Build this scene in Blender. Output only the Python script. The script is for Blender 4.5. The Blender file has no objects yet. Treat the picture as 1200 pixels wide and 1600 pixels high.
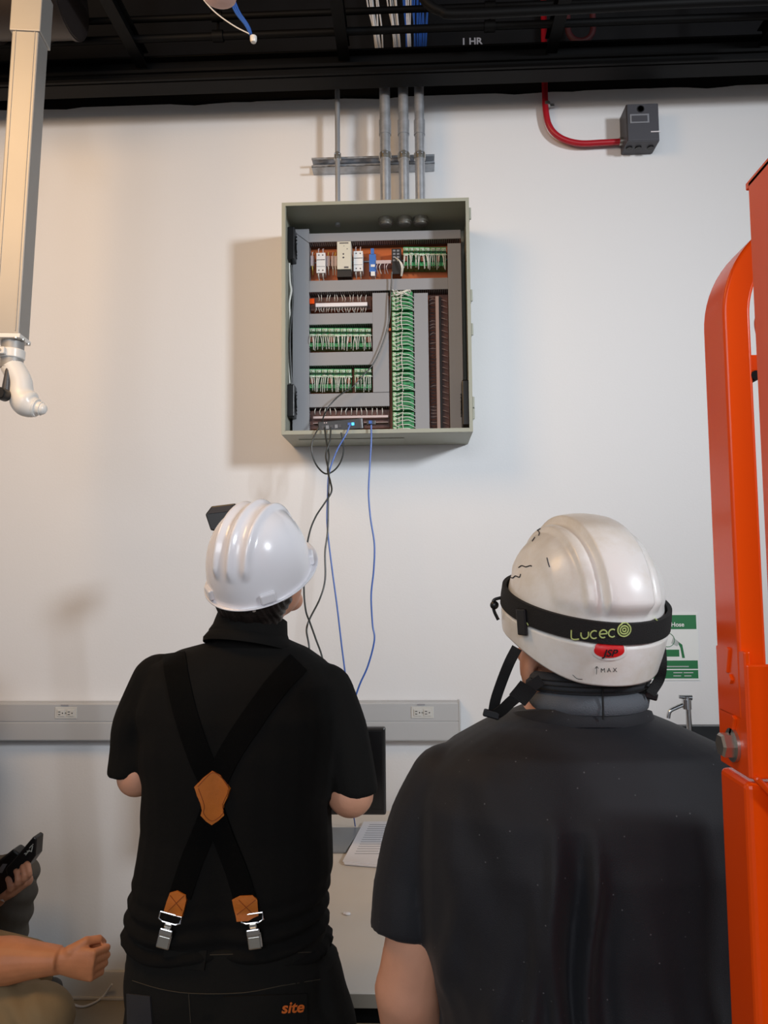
import bpy, bmesh, math, random
import numpy as np
from mathutils import Vector, Matrix, Euler
from mathutils.bvhtree import BVHTree
random.seed(7); rng = np.random.RandomState(7)
D = bpy.data; SC = bpy.context.scene; COL = SC.collection
R = math.radians; PI = math.pi
# ------------------------------------------------------------------ camera
F = 1200.0
CAM = Vector((0, 0, 1.65)); YAW, PITCH, ROLL = R(2.3), R(4.5), R(-0.5)
CR = Matrix.Rotation(YAW, 3, 'Z') @ Matrix.Rotation(R(90) + PITCH, 3, 'X') @ Matrix.Rotation(ROLL, 3, 'Z')
cd = D.cameras.new('camera'); cam = D.objects.new('camera', cd); COL.objects.link(cam)
cam.matrix_world = Matrix.Translation(CAM) @ CR.to_4x4()
cd.sensor_fit = 'HORIZONTAL'; cd.sensor_width = 36.0; cd.lens = 36.0 * F / 1200; cd.clip_start = 0.02
SC.camera = cam
# ------------------------------------------------------------------ world, lights, exposure
w = D.worlds.new('world'); SC.world = w; w.use_nodes = True
w.node_tree.nodes['Background'].inputs[0].default_value = (0.80, 0.88, 1.0, 1)
w.node_tree.nodes['Background'].inputs[1].default_value = 0.42
def area(name, loc, target, sx, sy, power, col):
    l = D.lights.new(name, 'AREA'); l.shape = 'RECTANGLE'; l.size = sx; l.size_y = sy; l.energy = power; l.color = col
    o = D.objects.new(name, l); COL.objects.link(o); o.location = loc
    o.rotation_euler = (Vector(target) - Vector(loc)).to_track_quat('-Z', 'Y').to_euler(); return o
wl = area('window_light', (3.4, -1.3, 3.35), (-.25, 3.1, 2.25), 0.5, 0.6, 24, (0.88, 0.94, 1.0)); wl.data.spread = R(62)
area('warm_light', (-1.55, 0.9, 3.45), (-.85, 3.1, 2.35), 1.0, 1.0, 31, (1.0, 0.60, 0.26))
area('rear_fill', (-0.7, -2.6, 2.9), (0.25, 1.3, 1.4), 2.6, 1.3, 50, (0.92, 0.95, 1.0))  # added fill behind the camera to light the workers' backs
VS = SC.view_settings
VS.view_transform = 'Standard'; VS.look = 'None'; VS.gamma = 1; VS.use_curve_mapping = False; VS.exposure = 0.0

def P(px, py, Y):
    d = CR @ Vector(((px - 600) / F, -(py - 800) / F, -1.0))
    return CAM + d * (Y / d.y)

# ------------------------------------------------------------------ materials
def lin(c): return tuple(((x / 255) / 12.92 if x / 255 <= 0.04045 else ((x / 255 + 0.055) / 1.055) ** 2.4) for x in c)
MATS = {}
def mat(name, rgb, rough=0.5, metal=0.0, bump=0.0, bscale=200.0, var=0.0, vscale=6.0, coat=0.0, emit=None, estr=0, spec=0.5, sheen=0.0):
    m = D.materials.new(name); m.use_nodes = True; nt = m.node_tree; b = nt.nodes['Principled BSDF']
    c = lin(rgb); b.inputs['Base Color'].default_value = (*c, 1)
    b.inputs['Roughness'].default_value = rough; b.inputs['Metallic'].default_value = metal
    b.inputs['Coat Weight'].default_value = coat; b.inputs['Specular IOR Level'].default_value = spec
    b.inputs['Sheen Weight'].default_value = sheen
    if emit: b.inputs['Emission Color'].default_value = (*lin(emit), 1); b.inputs['Emission Strength'].default_value = estr
    tc = nt.nodes.new('ShaderNodeTexCoord')
    if var:
        n = nt.nodes.new('ShaderNodeTexNoise'); n.inputs['Scale'].default_value = vscale; n.inputs['Detail'].default_value = 5
        nt.links.new(tc.outputs['Object'], n.inputs['Vector'])
        r = nt.nodes.new('ShaderNodeValToRGB'); r.color_ramp.elements[0].position = .3; r.color_ramp.elements[1].position = .7
        r.color_ramp.elements[0].color = (*[x * (1 - var) for x in c], 1); r.color_ramp.elements[1].color = (*[min(1, x * (1 + var)) for x in c], 1)
        nt.links.new(n.outputs['Fac'], r.inputs[0]); nt.links.new(r.outputs[0], b.inputs['Base Color'])
    if bump:
        n = nt.nodes.new('ShaderNodeTexNoise'); n.inputs['Scale'].default_value = bscale; n.inputs['Detail'].default_value = 4
        nt.links.new(tc.outputs['Object'], n.inputs['Vector'])
        bp = nt.nodes.new('ShaderNodeBump'); bp.inputs['Strength'].default_value = bump; bp.inputs['Distance'].default_value = 0.002
        nt.links.new(n.outputs['Fac'], bp.inputs['Height']); nt.links.new(bp.outputs[0], b.inputs['Normal'])
    MATS[name] = m; return m
mat('wall_white', (223, 223, 224), .6, bump=.15, bscale=120)
mat('black_paint', (9, 9, 12), .7, var=.3, spec=.25)
mat('black_steel', (8, 8, 9), .6, var=.2, spec=.15)
mat('duct_dark', (52, 46, 45), .45, metal=.3)
mat('floor', (150, 140, 124), .35, var=.08, vscale=3)
mat('table', (214, 206, 196), .4, var=.03)
mat('table_edge', (140, 132, 120), .5)
mat('base', (196, 190, 182), .5)
mat('raceway', (186, 188, 190), .45, metal=.15)
mat('outlet', (200, 200, 196), .4)
mat('slot', (40, 38, 36), .5)
mat('enclosure', (158, 160, 146), .45, bump=.05)
mat('enclosure_in', (142, 142, 130), .5)
mat('orange_plate', (186, 92, 36), .45)
mat('wire_duct', (142, 143, 147), .5)
mat('duct_slot', (38, 30, 30), .7)
mat('pcb', (52, 140, 84), .45, var=.25, vscale=90)
mat('pcb_dark', (16, 70, 42), .5)
mat('connector', (172, 210, 176), .5)
mat('wire_white', (222, 222, 214), .45)
mat('wire_brown', (120, 66, 44), .5)
mat('wire_yellow', (214, 190, 90), .5)
mat('comp_white', (226, 226, 226), .4)
mat('comp_beige', (206, 204, 190), .4)
mat('comp_blue', (60, 112, 190), .4)
mat('comp_pink', (196, 178, 178), .4)
mat('comp_black', (26, 26, 28), .45)
mat('strip_white', (226, 222, 226), .4)
mat('terminal_brown', (84, 48, 38), .5, var=.3, vscale=60)
mat('black_plastic', (20, 20, 22), .35)
mat('device_grey', (64, 64, 68), .4)
mat('led_blue', (30, 150, 255), .3, emit=(40, 160, 255), estr=6)
mat('cable_black', (30, 34, 32), .4)
mat('cable_blue', (46, 92, 176), .4)
mat('cable_white', (214, 214, 216), .45)
mat('galv', (176, 180, 186), .38, metal=.6, var=.18, vscale=30)
mat('emt', (182, 186, 192), .32, metal=.6)
mat('chrome', (210, 210, 212), .15, metal=1)
mat('steel', (190, 188, 182), .3, metal=.9)
mat('red_pipe', (168, 22, 36), .35)
mat('red_dimmed', (66, 16, 22), .6)  # pipe red darkened: the dimness under the ceiling is put into the colour
mat('alu', (160, 159, 157), .5, metal=.35, var=.05, vscale=3)
mat('white_plastic', (232, 230, 226), .3)
mat('box_grey', (72, 72, 78), .5, metal=.2, bump=.1)
mat('box_label', (128, 130, 136), .4)
mat('orange_paint', (244, 82, 8), .25, coat=.05, bump=.03, bscale=60, spec=.3)
mat('skin', (206, 150, 122), .5, bump=.12, bscale=300, var=.07, vscale=18)
mat('skin_b', (204, 134, 92), .5, bump=.15, bscale=260, var=.09, vscale=22)
mat('hair', (26, 20, 18), .45, bump=.6, bscale=160)
mat('polo', (20, 19, 18), .9, bump=.4, bscale=900, spec=.15)
mat('webbing', (4, 4, 4), .8, spec=.1, bump=.5, bscale=700)
mat('trousers', (24, 23, 21), .9, bump=.4, bscale=800, spec=.2)
mat('trouser_pocket', (42, 42, 46), .9, bump=.4, bscale=800)
mat('stitch', (66, 58, 46), .8)
mat('leather', (196, 108, 30), .55, bump=.3, bscale=150, var=.1, vscale=25)
mat('leather_dark', (140, 66, 16), .6)
mat('logo_orange', (224, 110, 40), .6)
mat('khaki', (140, 120, 88), .85, bump=.3, bscale=500)
mat('grey_cloth', (86, 82, 76), .9, bump=.3, bscale=500)
mat('helmet_white', (238, 236, 240), .22, coat=.4)
mat('helmet_gap', (170, 166, 168), .5)
mat('strap_black', (16, 16, 17), .75, bump=.5, bscale=900)
mat('strap_logo', (190, 208, 130), .5)
mat('red_label', (214, 26, 30), .35)
mat('label_ink', (30, 30, 34), .5)
mat('nape_grey', (92, 96, 102), .85, bump=.5, bscale=600)
mat('nape_dark', (54, 56, 60), .85, bump=.5, bscale=600)
mat('sign_white', (228, 230, 228), .4)
mat('sign_green', (26, 112, 62), .4)
mat('sign_grey', (176, 182, 180), .4)
mat('paper', (226, 224, 228), .6)
mat('screen', (14, 14, 16), .2)
mat('monitor_base', (132, 136, 140), .35, metal=.4)
mat('counter_black', (22, 22, 24), .3)
mat('wood', (176, 112, 62), .5)
mat('ink_grey', (150, 150, 156), .6)
mat('text_white', (160, 162, 172), .6)
mat('pink_cover', (214, 176, 168), .5)
mat('eye', (235, 232, 228), .2)
mat('shoe', (30, 28, 27), .5)
# T-shirt: washed black cotton with pale lint specks
m = mat('tshirt', (25, 26, 31), .66, bump=.3, bscale=900, spec=.4, sheen=.05)
nt = m.node_tree; b = nt.nodes['Principled BSDF']
tc = nt.nodes.new('ShaderNodeTexCoord'); v = nt.nodes.new('ShaderNodeTexVoronoi'); v.inputs['Scale'].default_value = 62
cr = nt.nodes.new('ShaderNodeValToRGB'); cr.color_ramp.elements[0].position = 0.0; cr.color_ramp.elements[1].position = 0.075
cr.color_ramp.elements[0].color = (.16, .16, .17, 1); cr.color_ramp.elements[1].color = (*lin((22, 23, 29)), 1)
nt.links.new(tc.outputs['Object'], v.inputs['Vector']); nt.links.new(v.outputs['Distance'], cr.inputs[0]); nt.links.new(cr.outputs[0], b.inputs['Base Color'])
# worn helmet: yellowed white with grime patches
m = mat('helmet_worn', (228, 224, 214), .32, coat=.15)
nt = m.node_tree; b = nt.nodes['Principled BSDF']
tc = nt.nodes.new('ShaderNodeTexCoord'); n = nt.nodes.new('ShaderNodeTexNoise'); n.inputs['Scale'].default_value = 9; n.inputs['Detail'].default_value = 9; n.inputs['Roughness'].default_value = .7
cr = nt.nodes.new('ShaderNodeValToRGB'); cr.color_ramp.elements[0].position = .30; cr.color_ramp.elements[1].position = .55
cr.color_ramp.elements[0].color = (*lin((226, 218, 204)), 1); cr.color_ramp.elements[1].color = (*lin((243, 241, 237)), 1)
nt.links.new(tc.outputs['Object'], n.inputs['Vector']); nt.links.new(n.outputs['Fac'], cr.inputs[0]); nt.links.new(cr.outputs[0], b.inputs['Base Color'])

# ------------------------------------------------------------------ mesh helpers
def basis(d):
    d = Vector(d).normalized(); a = Vector((0, 0, 1)) if abs(d.z) < .9 else Vector((0, 1, 0))
    x = a.cross(d).normalized(); return x, d.cross(x).normalized(), d
def smoothpath(pts, k=6):
    pts = [Vector(p) for p in pts]
    if len(pts) < 3: return pts
    Q = [pts[0] * 2 - pts[1]] + pts + [pts[-1] * 2 - pts[-2]]; out = []
    for i in range(1, len(Q) - 2):
        a, b, c, d = Q[i - 1:i + 3]
        for j in range(k):
            t = j / k
            out.append(.5 * (2 * b + (c - a) * t + (2 * a - 5 * b + 4 * c - d) * t * t + (3 * b - a - 3 * c + d) * t ** 3))
    out.append(pts[-1]); return out
class MB:
    def __init__(s): s.v = []; s.f = []; s.T = None
    def add(s, vs, fs):
        n = len(s.v)
        if s.T is not None: vs = [s.T @ Vector(p) for p in vs]
        s.v += [tuple(p) for p in vs]; s.f += [tuple(i + n for i in f) for f in fs]; return s
    def box(s, c, size, rot=None):
        c = Vector(c); h = [x / 2 for x in size]
        vs = [Vector((x * h[0], y * h[1], z * h[2])) for x in (-1, 1) for y in (-1, 1) for z in (-1, 1)]
        if rot is not None: vs = [rot @ p for p in vs]
        return s.add([p + c for p in vs], [(0, 1, 3, 2), (4, 6, 7, 5), (0, 4, 5, 1), (2, 3, 7, 6), (0, 2, 6, 4), (1, 5, 7, 3)])
    def bb(s, a, b):
        return s.box([(a[i] + b[i]) / 2 for i in range(3)], [abs(b[i] - a[i]) for i in range(3)])
    def rings(s, R_, close=True, caps=True):
        n = len(R_[0]); vs = [p for r in R_ for p in r]; fs = []
        for i in range(len(R_) - 1):
            for j in range(n if close else n - 1):
                k = (j + 1) % n; fs.append((i * n + j, i * n + k, (i + 1) * n + k, (i + 1) * n + j))
        if caps: fs.append(tuple(range(n))[::-1]); fs.append(tuple((len(R_) - 1) * n + j for j in range(n)))
        return s.add(vs, fs)
    def tube(s, pts, r, n=10, caps=True):
        pts = [Vector(p) for p in pts]; m_ = len(pts)
        rr = r if hasattr(r, '__len__') else [r] * m_
        d0 = (pts[1] - pts[0]).normalized(); x, y, _ = basis(d0); R_ = []
        for i, p in enumerate(pts):
            d = (pts[min(i + 1, m_ - 1)] - pts[max(i - 1, 0)]).normalized()
            x = (x - d * x.dot(d)).normalized(); y = d.cross(x)
            q = rr[i]; ra, rb = (q if hasattr(q, '__len__') else (q, q))
            R_.append([p + x * ra * math.cos(a) + y * rb * math.sin(a) for a in [2 * PI * k / n for k in range(n)]])
        return s.rings(R_, True, caps)
    def cyl(s, a, b, r, n=20, r2=None): return s.tube([a, b], [r, r if r2 is None else r2], n)
    def sphere(s, c, r, n=16, m_=10, rot=None):
        c = Vector(c); rr = r if hasattr(r, '__len__') else (r, r, r); R_ = []
        for i in range(m_ + 1):
            t = -PI / 2 + PI * (i * .998 + .001 * m_) / m_
            ring = [Vector((rr[0] * math.cos(t) * math.cos(a), rr[1] * math.cos(t) * math.sin(a), rr[2] * math.sin(t))) for a in [2 * PI * k / n for k in range(n)]]
            R_.append([(rot @ p if rot is not None else p) + c for p in ring])
        return s.rings(R_)
    def lathe(s, prof, c=(0, 0, 0), axis=(0, 0, 1), n=24):
        x, y, d = basis(axis); c = Vector(c)
        return s.rings([[c + d * z + (x * math.cos(a) + y * math.sin(a)) * r for a in [2 * PI * k / n for k in range(n)]] for r, z in prof])
    def prism(s, poly, off):
        off = Vector(off); n = len(poly); vs = [Vector(p) for p in poly]; vs += [p + off for p in vs]
        return s.add(vs, [tuple(range(n))[::-1], tuple(range(n, 2 * n))] + [(i, (i + 1) % n, (i + 1) % n + n, i + n) for i in range(n)])
    def ribbon(s, pts, nrm, wd, th):
        pts = [Vector(p) for p in pts]; m_ = len(pts); R_ = []
        for i, p in enumerate(pts):
            d = (pts[min(i + 1, m_ - 1)] - pts[max(i - 1, 0)]).normalized()
            nn = Vector(nrm[i] if hasattr(nrm[0], '__len__') else nrm); sd = d.cross(nn).normalized(); nn = sd.cross(d).normalized()
            wv = wd[i] if hasattr(wd, '__len__') else wd
            R_.append([p + sd * wv / 2 + nn * th / 2, p - sd * wv / 2 + nn * th / 2, p - sd * wv / 2 - nn * th / 2, p + sd * wv / 2 - nn * th / 2])
        return s.rings(R_)
    def build(s, name, mt, parent=None, smooth=False, bevel=0, seg=2, **tg):
        if parent is not None: o0 = WL[parent.name]
        else:
            a = np.array(s.v); o0 = Vector(((a[:, 0].min() + a[:, 0].max()) / 2, (a[:, 1].min() + a[:, 1].max()) / 2, a[:, 2].min()))
        me = D.meshes.new(name); me.from_pydata([tuple(Vector(p) - o0) for p in s.v], [], s.f); 
        bm = bmesh.new(); bm.from_mesh(me); bmesh.ops.recalc_face_normals(bm, faces=bm.faces); bm.to_mesh(me); bm.free()
        me.materials.append(MATS[mt] if isinstance(mt, str) else mt)
        o = D.objects.new(name, me); COL.objects.link(o)
        if parent is not None: o.parent = parent
        else: o.location = o0
        WL[o.name] = o0
        if smooth: autosmooth(me, 40 if smooth is True else smooth)
        if bevel:
            b = o.modifiers.new('bevel', 'BEVEL'); b.width = bevel; b.segments = seg; b.limit_method = 'ANGLE'; b.angle_limit = R(35)
        for k, v_ in tg.items(): o[k] = v_
        return o
WL = {}
def autosmooth(me, deg):
    bm = bmesh.new(); bm.from_mesh(me)
    for f in bm.faces: f.smooth = True
    for e in bm.edges:
        if len(e.link_faces) == 2 and e.calc_face_angle(0) > R(deg): e.smooth = False
    bm.to_mesh(me); bm.free()
def thing(name, loc, label, cat, group=None):
    o = D.objects.new(name, None); COL.objects.link(o); o.location = loc; o.empty_display_size = .05
    WL[o.name] = Vector(loc); o['label'] = label; o['category'] = cat
    if group: o['group'] = group
    return o
def tag(o, label, cat, group=None, kind=None):
    o['label'] = label; o['category'] = cat
    if group: o['group'] = group
    if kind: o['kind'] = kind
    return o
def struct(o): o['kind'] = 'structure'; return o
def evalmesh(o):
    dg = bpy.context.evaluated_depsgraph_get(); dg.update()
    return D.meshes.new_from_object(o.evaluated_get(dg))
def remesh(o, voxel, it=6, disp=None):
    mtl = o.data.materials[0]
    md = o.modifiers.new('r', 'REMESH'); md.mode = 'VOXEL'; md.voxel_size = voxel
    if it: sm = o.modifiers.new('s', 'SMOOTH'); sm.iterations = it; sm.factor = .5
    me = evalmesh(o); o.modifiers.clear(); o.data = me
    if not me.materials: me.materials.append(mtl)
    if disp:
        n = len(me.vertices); co = np.empty(n * 3); me.vertices.foreach_get('co', co); co = co.reshape(-1, 3)
        nr = np.empty(n * 3); me.vertex_normals.foreach_get('vector', nr); nr = nr.reshape(-1, 3)
        off = np.array(WL[o.name]); wc = co + off
        co = co + nr * disp(wc, nr)[:, None]; me.vertices.foreach_set('co', co.ravel()); me.update()
    me.polygons.foreach_set('use_smooth', [True] * len(me.polygons)); return o
def bvh(o):
    off = WL[o.name]; me = o.data
    return BVHTree.FromPolygons([v_.co + off for v_ in me.vertices], [tuple(p.vertices) for p in me.polygons])
def textgeo(s, size, shear=0, bold=0):
    c = D.curves.new('t', 'FONT'); c.body = s; c.size = size; c.align_x = 'CENTER'; c.align_y = 'CENTER'; c.shear = shear; c.offset = bold
    o = D.objects.new('t', c); COL.objects.link(o); me = evalmesh(o)
    vs = [v_.co.copy() for v_ in me.vertices]; fs = [tuple(p.vertices) for p in me.polygons]
    D.objects.remove(o); D.curves.remove(c); D.meshes.remove(me); return vs, fs
def put_text(mb, s, size, fn, **k):
    vs, fs = textgeo(s, size, **k); mb.add([fn(p.x, p.y) for p in vs], fs)
def gauss(x, c, s_): return np.exp(-((x - c) / s_) ** 2)

# ================================================================== SETTING
YW = 3.1
ZT = 3.655
mb = MB(); mb.bb((-3.6, YW, 0), (3.6, YW + .12, ZT)); struct(mb.build('wall_back', 'wall_white'))
# ragged paint line: black painted upper wall
top = [(-3.6, ZT)] + [(x, ZT + .006 * math.sin(x * 9) + .004 * math.sin(x * 23 + 1)) for x in np.linspace(-3.55, 3.55, 90)] + [(3.6, ZT), (3.6, 5.0), (-3.6, 5.0)]
mb = MB(); mb.prism([(x, YW - .002, z) for x, z in top], (0, .122, 0)); struct(mb.build('wall_back_upper', 'black_paint'))
mb = MB(); mb.bb((-3.6, -4.0, -.1), (3.6, YW, 0)); struct(mb.build('floor', 'floor'))
mb = MB(); mb.bb((-3.6, -4.0, 4.75), (3.6, YW, 4.85))
for i in range(46): mb.bb((-3.6, -4 + i * .155, 4.71), (3.6, -4 + i * .155 + .07, 4.752))
struct(mb.build('ceiling', 'black_paint'))
mb = MB(); mb.bb((-3.72, -4.0, 0), (-3.6, YW, 4.85)); struct(mb.build('wall_left', 'wall_white'))
mb = MB(); mb.bb((3.6, -4.0, 0), (3.72, YW, 4.85)); struct(mb.build('wall_right', 'wall_white'))
mb = MB(); mb.bb((-3.6, YW - .015, 0), (3.6, YW, .105)); mb.bb((-3.6, YW - .022, 0), (3.6, YW, .012)); struct(mb.build('baseboard_back', 'base', bevel=.003))

# ---- ceiling steelwork
zb = P(600, 128, 2.88).z
t = thing('steel_beam', (0, 2.88, zb), 'black steel channel beam running along the top of the white wall', 'beam')
mb = MB(); mb.bb((-3.5, 2.86, zb), (3.5, 2.875, zb + .100)); mb.bb((-3.5, 2.82, zb - .012), (3.5, 2.90, zb)); mb.bb((-3.5, 2.83, zb + .100), (3.5, 2.88, zb + .107)); mb.build('channel', 'black_steel', t, bevel=.002)
mb = MB(); mb.bb((-3.5, 2.80, zb + .018), (3.5, 2.812, zb + .03)); mb.bb((-3.5, 2.80, zb - .012), (3.5, 2.812, zb)); mb.build('lip', 'black_steel', t)
jl = ['leftmost of the black strut rails running back from the wall beam', 'black strut rail just above the thin left wall conduit', 'black strut rail above the red fire alarm pipe', 'black strut rail at the far right edge of the frame']
for k, (px, py) in enumerate([(222, 128), (538, 115), (862, 108), (1195, 95)]):
    a = P(px, py, 2.84); zz = zb + .055 + .01
    t = thing('strut_rail', (a.x, 2.8, zz), jl[k], 'rail', 'strut rails under the ceiling')
    mb = MB(); mb.bb((a.x - .022, -1.5, zz), (a.x + .022, 2.84, zz + .006)); mb.build('flange', 'black_steel', t)
    mb = MB(); mb.bb((a.x - .005, -1.5, zz + .006), (a.x + .005, 2.84, zz + .06)); mb.build('web', 'black_steel', t)
    mb = MB(); mb.bb((a.x - .022, -1.5, zz + .06), (a.x + .022, 2.84, zz + .066)); mb.build('top_flange', 'black_steel', t)
    mb = MB(); mb.cyl((a.x, 2.35, zz + .066), (a.x, 2.35, 4.72), .006, 8); mb.build('hanger_rod', 'black_steel', t)
# long pipes parallel with the wall
for k, (pa, pb, Y, r, lb) in enumerate([((0, 78), (1200, 20), 2.72, .014, 'thin black pipe crossing above the wall beam in front of the cable bundles'),
                                    ((0, 44), (1200, -8), 2.70, .012, 'higher thin black pipe close to the top edge of the frame')]):
    a = P(600, (pa[1] + pb[1]) / 2 - 2, Y)
    t = thing('ceiling_pipe', (0, Y, a.z), lb, 'pipe', 'pipes under the ceiling')
    mb = MB(); mb.cyl((-3.5, Y, a.z), (3.5, Y, a.z), r, 12); mb.build('pipe_run', 'black_steel', t, smooth=True)
    for x in (-1.9, -.72, .3, 1.35):
        mb = MB(); mb.cyl((x - .02, Y, a.z), (x + .02, Y, a.z), r * 1.5, 12); mb.cyl((x, Y, a.z), (x, Y, 4.72), .005, 8); mb.build('coupling', 'black_steel', t, smooth=True)
# pipe that bends up (upper right of the cables)
mb = MB(); mb.tube(smoothpath([P(640, -40, 2.5), P(665, 2, 2.5), P(690, 18, 2.5), P(720, 22, 2.5), P(900, 14, 2.5), P(1050, 6, 2.5), P(1250, -2, 2.5)]), .016, 12)
tag(mb.build('bent_ceiling_pipe', 'black_steel', smooth=True), 'black conduit bending up beside the blue cable bundle', 'pipe')
# deep black duct behind, spiral duct top left
t = thing('spiral_duct', P(112, -10, 2.51), 'round dark spiral duct at the top left beside the aluminium column', 'duct')
c = P(112, -12, 2.51); mb = MB(); mb.cyl(c + Vector((-.12, 0, 0)), c + Vector((.0, 0, 0)), .145, 36); mb.cyl(c + Vector((-.9, 0, 0)), c + Vector((-.12, 0, 0)), .14, 36); mb.build('duct_tube', 'duct_dark', t, smooth=True)
for x in (-.7, -.5, -.3, -.12, -.01): mb = MB(); mb.cyl(c + Vector((x - .006, 0, 0)), c + Vector((x + .006, 0, 0)), .150, 36); mb.build('duct_seam', 'duct_dark', t, smooth=True)
# pale round ceiling unit + blue cable
c = P(343, -4, 2.1)
t = thing('ceiling_sensor', c, 'pale pink round ceiling unit cut off by the top edge', 'sensor')
mb = MB(); mb.lathe([(.0, -.012), (.03, -.01), (.048, 0), (.05, .012), (.04, .02), (.0, .022)], c); mb.build('cover', 'pink_cover', t, smooth=True)
mb = MB(); mb.cyl(c + Vector((0, 0, .02)), (c.x, c.y, 4.72), .006, 8); mb.build('stem', 'black_steel', t)
for k in range(3):
    mb = MB(); mb.tube(smoothpath([P(350 + k * 3, -30, 2.3), P(366 + k * 3, 15, 2.3), P(384 + k * 2, 40, 2.3), P(395, 62, 2.3)]), .0035, 6)
    tag(mb.build('ceiling_cable', 'cable_blue', smooth=True), 'blue cable hanging beside the pale ceiling unit', 'cable', 'blue cables by the ceiling unit')
mb = MB(); mb.tube(smoothpath([P(310, -10, 2.3), P(335, 18, 2.3), P(365, 40, 2.3), P(392, 54, 2.3)]), .002, 6); tag(mb.build('thin_cable', 'cable_white', smooth=True), 'thin grey cable sagging left of the blue ceiling cables', 'cable')
c = P(396, 63, 2.3); mb = MB(); mb.lathe([(.0, -.008), (.008, -.007), (.011, 0), (.011, .012), (.0, .014)], c); tag(mb.build('cable_end_cap', 'white_plastic', smooth=True), 'small white round cap where the blue ceiling cables meet', 'cap')
# red ring of pipe in the dark, at the right
t = MB(); c = P(907, 44, 2.95); t.tube([c + Vector((-.05, 0, 4.7 - c.z))] + [c + Vector((.05 * math.cos(a), 0, .055 * math.sin(a))) for a in np.linspace(R(180), R(360), 16)] + [c + Vector((.05, 0, 4.7 - c.z))], .012, 10)
tag(t.build('hose_loop', 'red_dimmed', smooth=True), 'dim red loop of hose up in the dark ceiling right of the red pipe', 'hose')
# 1 HR lettering
mb = MB(); c = P(737, 65, YW - .004); put_text(mb, '1 HR', .042, lambda x, y: Vector((c.x + x, YW - .004, c.z + y)), bold=.0012)
tag(mb.build('fire_rating_lettering', 'text_white'), 'white stencilled 1 HR on the black upper wall', 'lettering')

# ================================================================== CONDUITS
ztop = zb + .05; z0e = P(590, 312, 2.95).z
def conduit(px, Y, r, m_, lb, zbot):
    a = P(px, 250, Y); t = thing('conduit', (a.x, Y, zbot), lb, 'conduit', 'steel conduits above the control panel')
    mb = MB(); mb.cyl((a.x, Y, zbot), (a.x, Y, ztop), r, 24); mb.build('pipe', m_, t, smooth=True)
    zc = P(px, 245, Y).z
    mb = MB(); mb.lathe([(r + .0005, -.012), (r + .004, -.012), (r + .004, .012), (r + .0005, .012)], (a.x, Y, zc)); mb.box((a.x, Y - r - .006, zc), (.012, .016, .02)); mb.build('clamp', 'steel', t, smooth=True)
    mb = MB(); mb.cyl((a.x - .010, Y - r - .010, zc + .002), (a.x + .012, Y - r - .010, zc + .002), .004, 8); mb.build('clamp_screw', 'chrome', t)
    if r > .015:
        mb = MB(); mb.lathe([(r + .0005, -.03), (r + .003, -.03), (r + .003, .03), (r + .0005, .03)], (a.x, Y, P(px, 200, Y).z)); mb.build('coupling', m_, t, smooth=True)
    return a.x
xs = [conduit(602, 2.97, .0215, 'galv', 'thick grey conduit, left of the three over the panel', 3.05),
      conduit(631, 2.97, .0205, 'galv', 'thick grey conduit, middle of the three over the panel', 3.05),
      conduit(656, 2.97, .0195, 'galv', 'thick grey conduit, right of the three over the panel', 3.05)]
x1 = conduit(527.5, 3.0, .0105, 'emt', 'thin single conduit standing left of the three thick ones', 3.05)
a = P(487, 253, 3.04); b2 = P(679, 251, 3.04)
t = thing('strut_channel', ((a.x + b2.x) / 2, 3.06, a.z - .02), 'slotted steel strut channel fixed across the wall behind the conduits', 'channel')
mb = MB(); zc = (a.z + b2.z) / 2
mb.bb((a.x, 3.08, zc - .02), (b2.x, 3.098, zc + .02)); mb.bb((a.x, 3.035, zc - .02), (b2.x, 3.08, zc - .016)); mb.bb((a.x, 3.035, zc + .016), (b2.x, 3.08, zc + .02))
mb.bb((a.x, 3.035, zc - .02), (b2.x, 3.038, zc - .012)); mb.bb((a.x, 3.035, zc + .012), (b2.x, 3.038, zc + .02)); mb.build('channel_body', 'galv', t)
mb = MB()
for i in range(9): mb.box((a.x + .03 + i * .052, 3.0785, zc + .006), (.028, .002, .010))
mb.build('slots', 'strip_white', t, kind='stuff')
# hanging data cables over conduits
def bundle(px0, px1, x, n, m_, lb, grp, sp):
    for k in range(n):
        u = (k + .5) / n - .5
        x0 = P(px0, -30, 2.93); y_ = 2.935 + .02 * random.random()
        pts = [P(px0 + u * sp * 1.1, -60, y_), P(px0 + (px1 - px0) * .35 + u * sp * 1.5 + random.uniform(-2, 2), 0, y_), P(px0 + (px1 - px0) * .7 + u * sp * 1.2 + random.uniform(-2, 2), 45, y_), P(px1 + u * sp, 90, y_), Vector((x + u * .02, 2.97, ztop + .005))]
        mb = MB(); mb.tube(smoothpath(pts, 5), .0032, 6); tag(mb.build('network_cable', m_, smooth=True), lb, 'cable', grp)
bundle(576, 594, xs[0], 6, 'cable_white', 'white network cable in the left bundle above the thick conduits', 'left white cable bundle', 12)
bundle(608, 622, xs[1], 6, 'cable_white', 'white network cable in the middle bundle above the thick conduits', 'middle white cable bundle', 12)
bundle(637, 640, xs[1] + .02, 3, 'cable_white', 'white network cable in the slim bundle beside the blue cables', 'right white cable bundle', 6)
bundle(629, 636, xs[1] + .015, 2, 'cable_blue', 'blue network cable between the white bundles above the conduits', 'slim blue cable pair', 4)
bundle(657, 656, xs[2], 9, 'cable_blue', 'blue network cable in the thick blue bundle above the conduits', 'blue cable bundle', 18)

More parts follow.
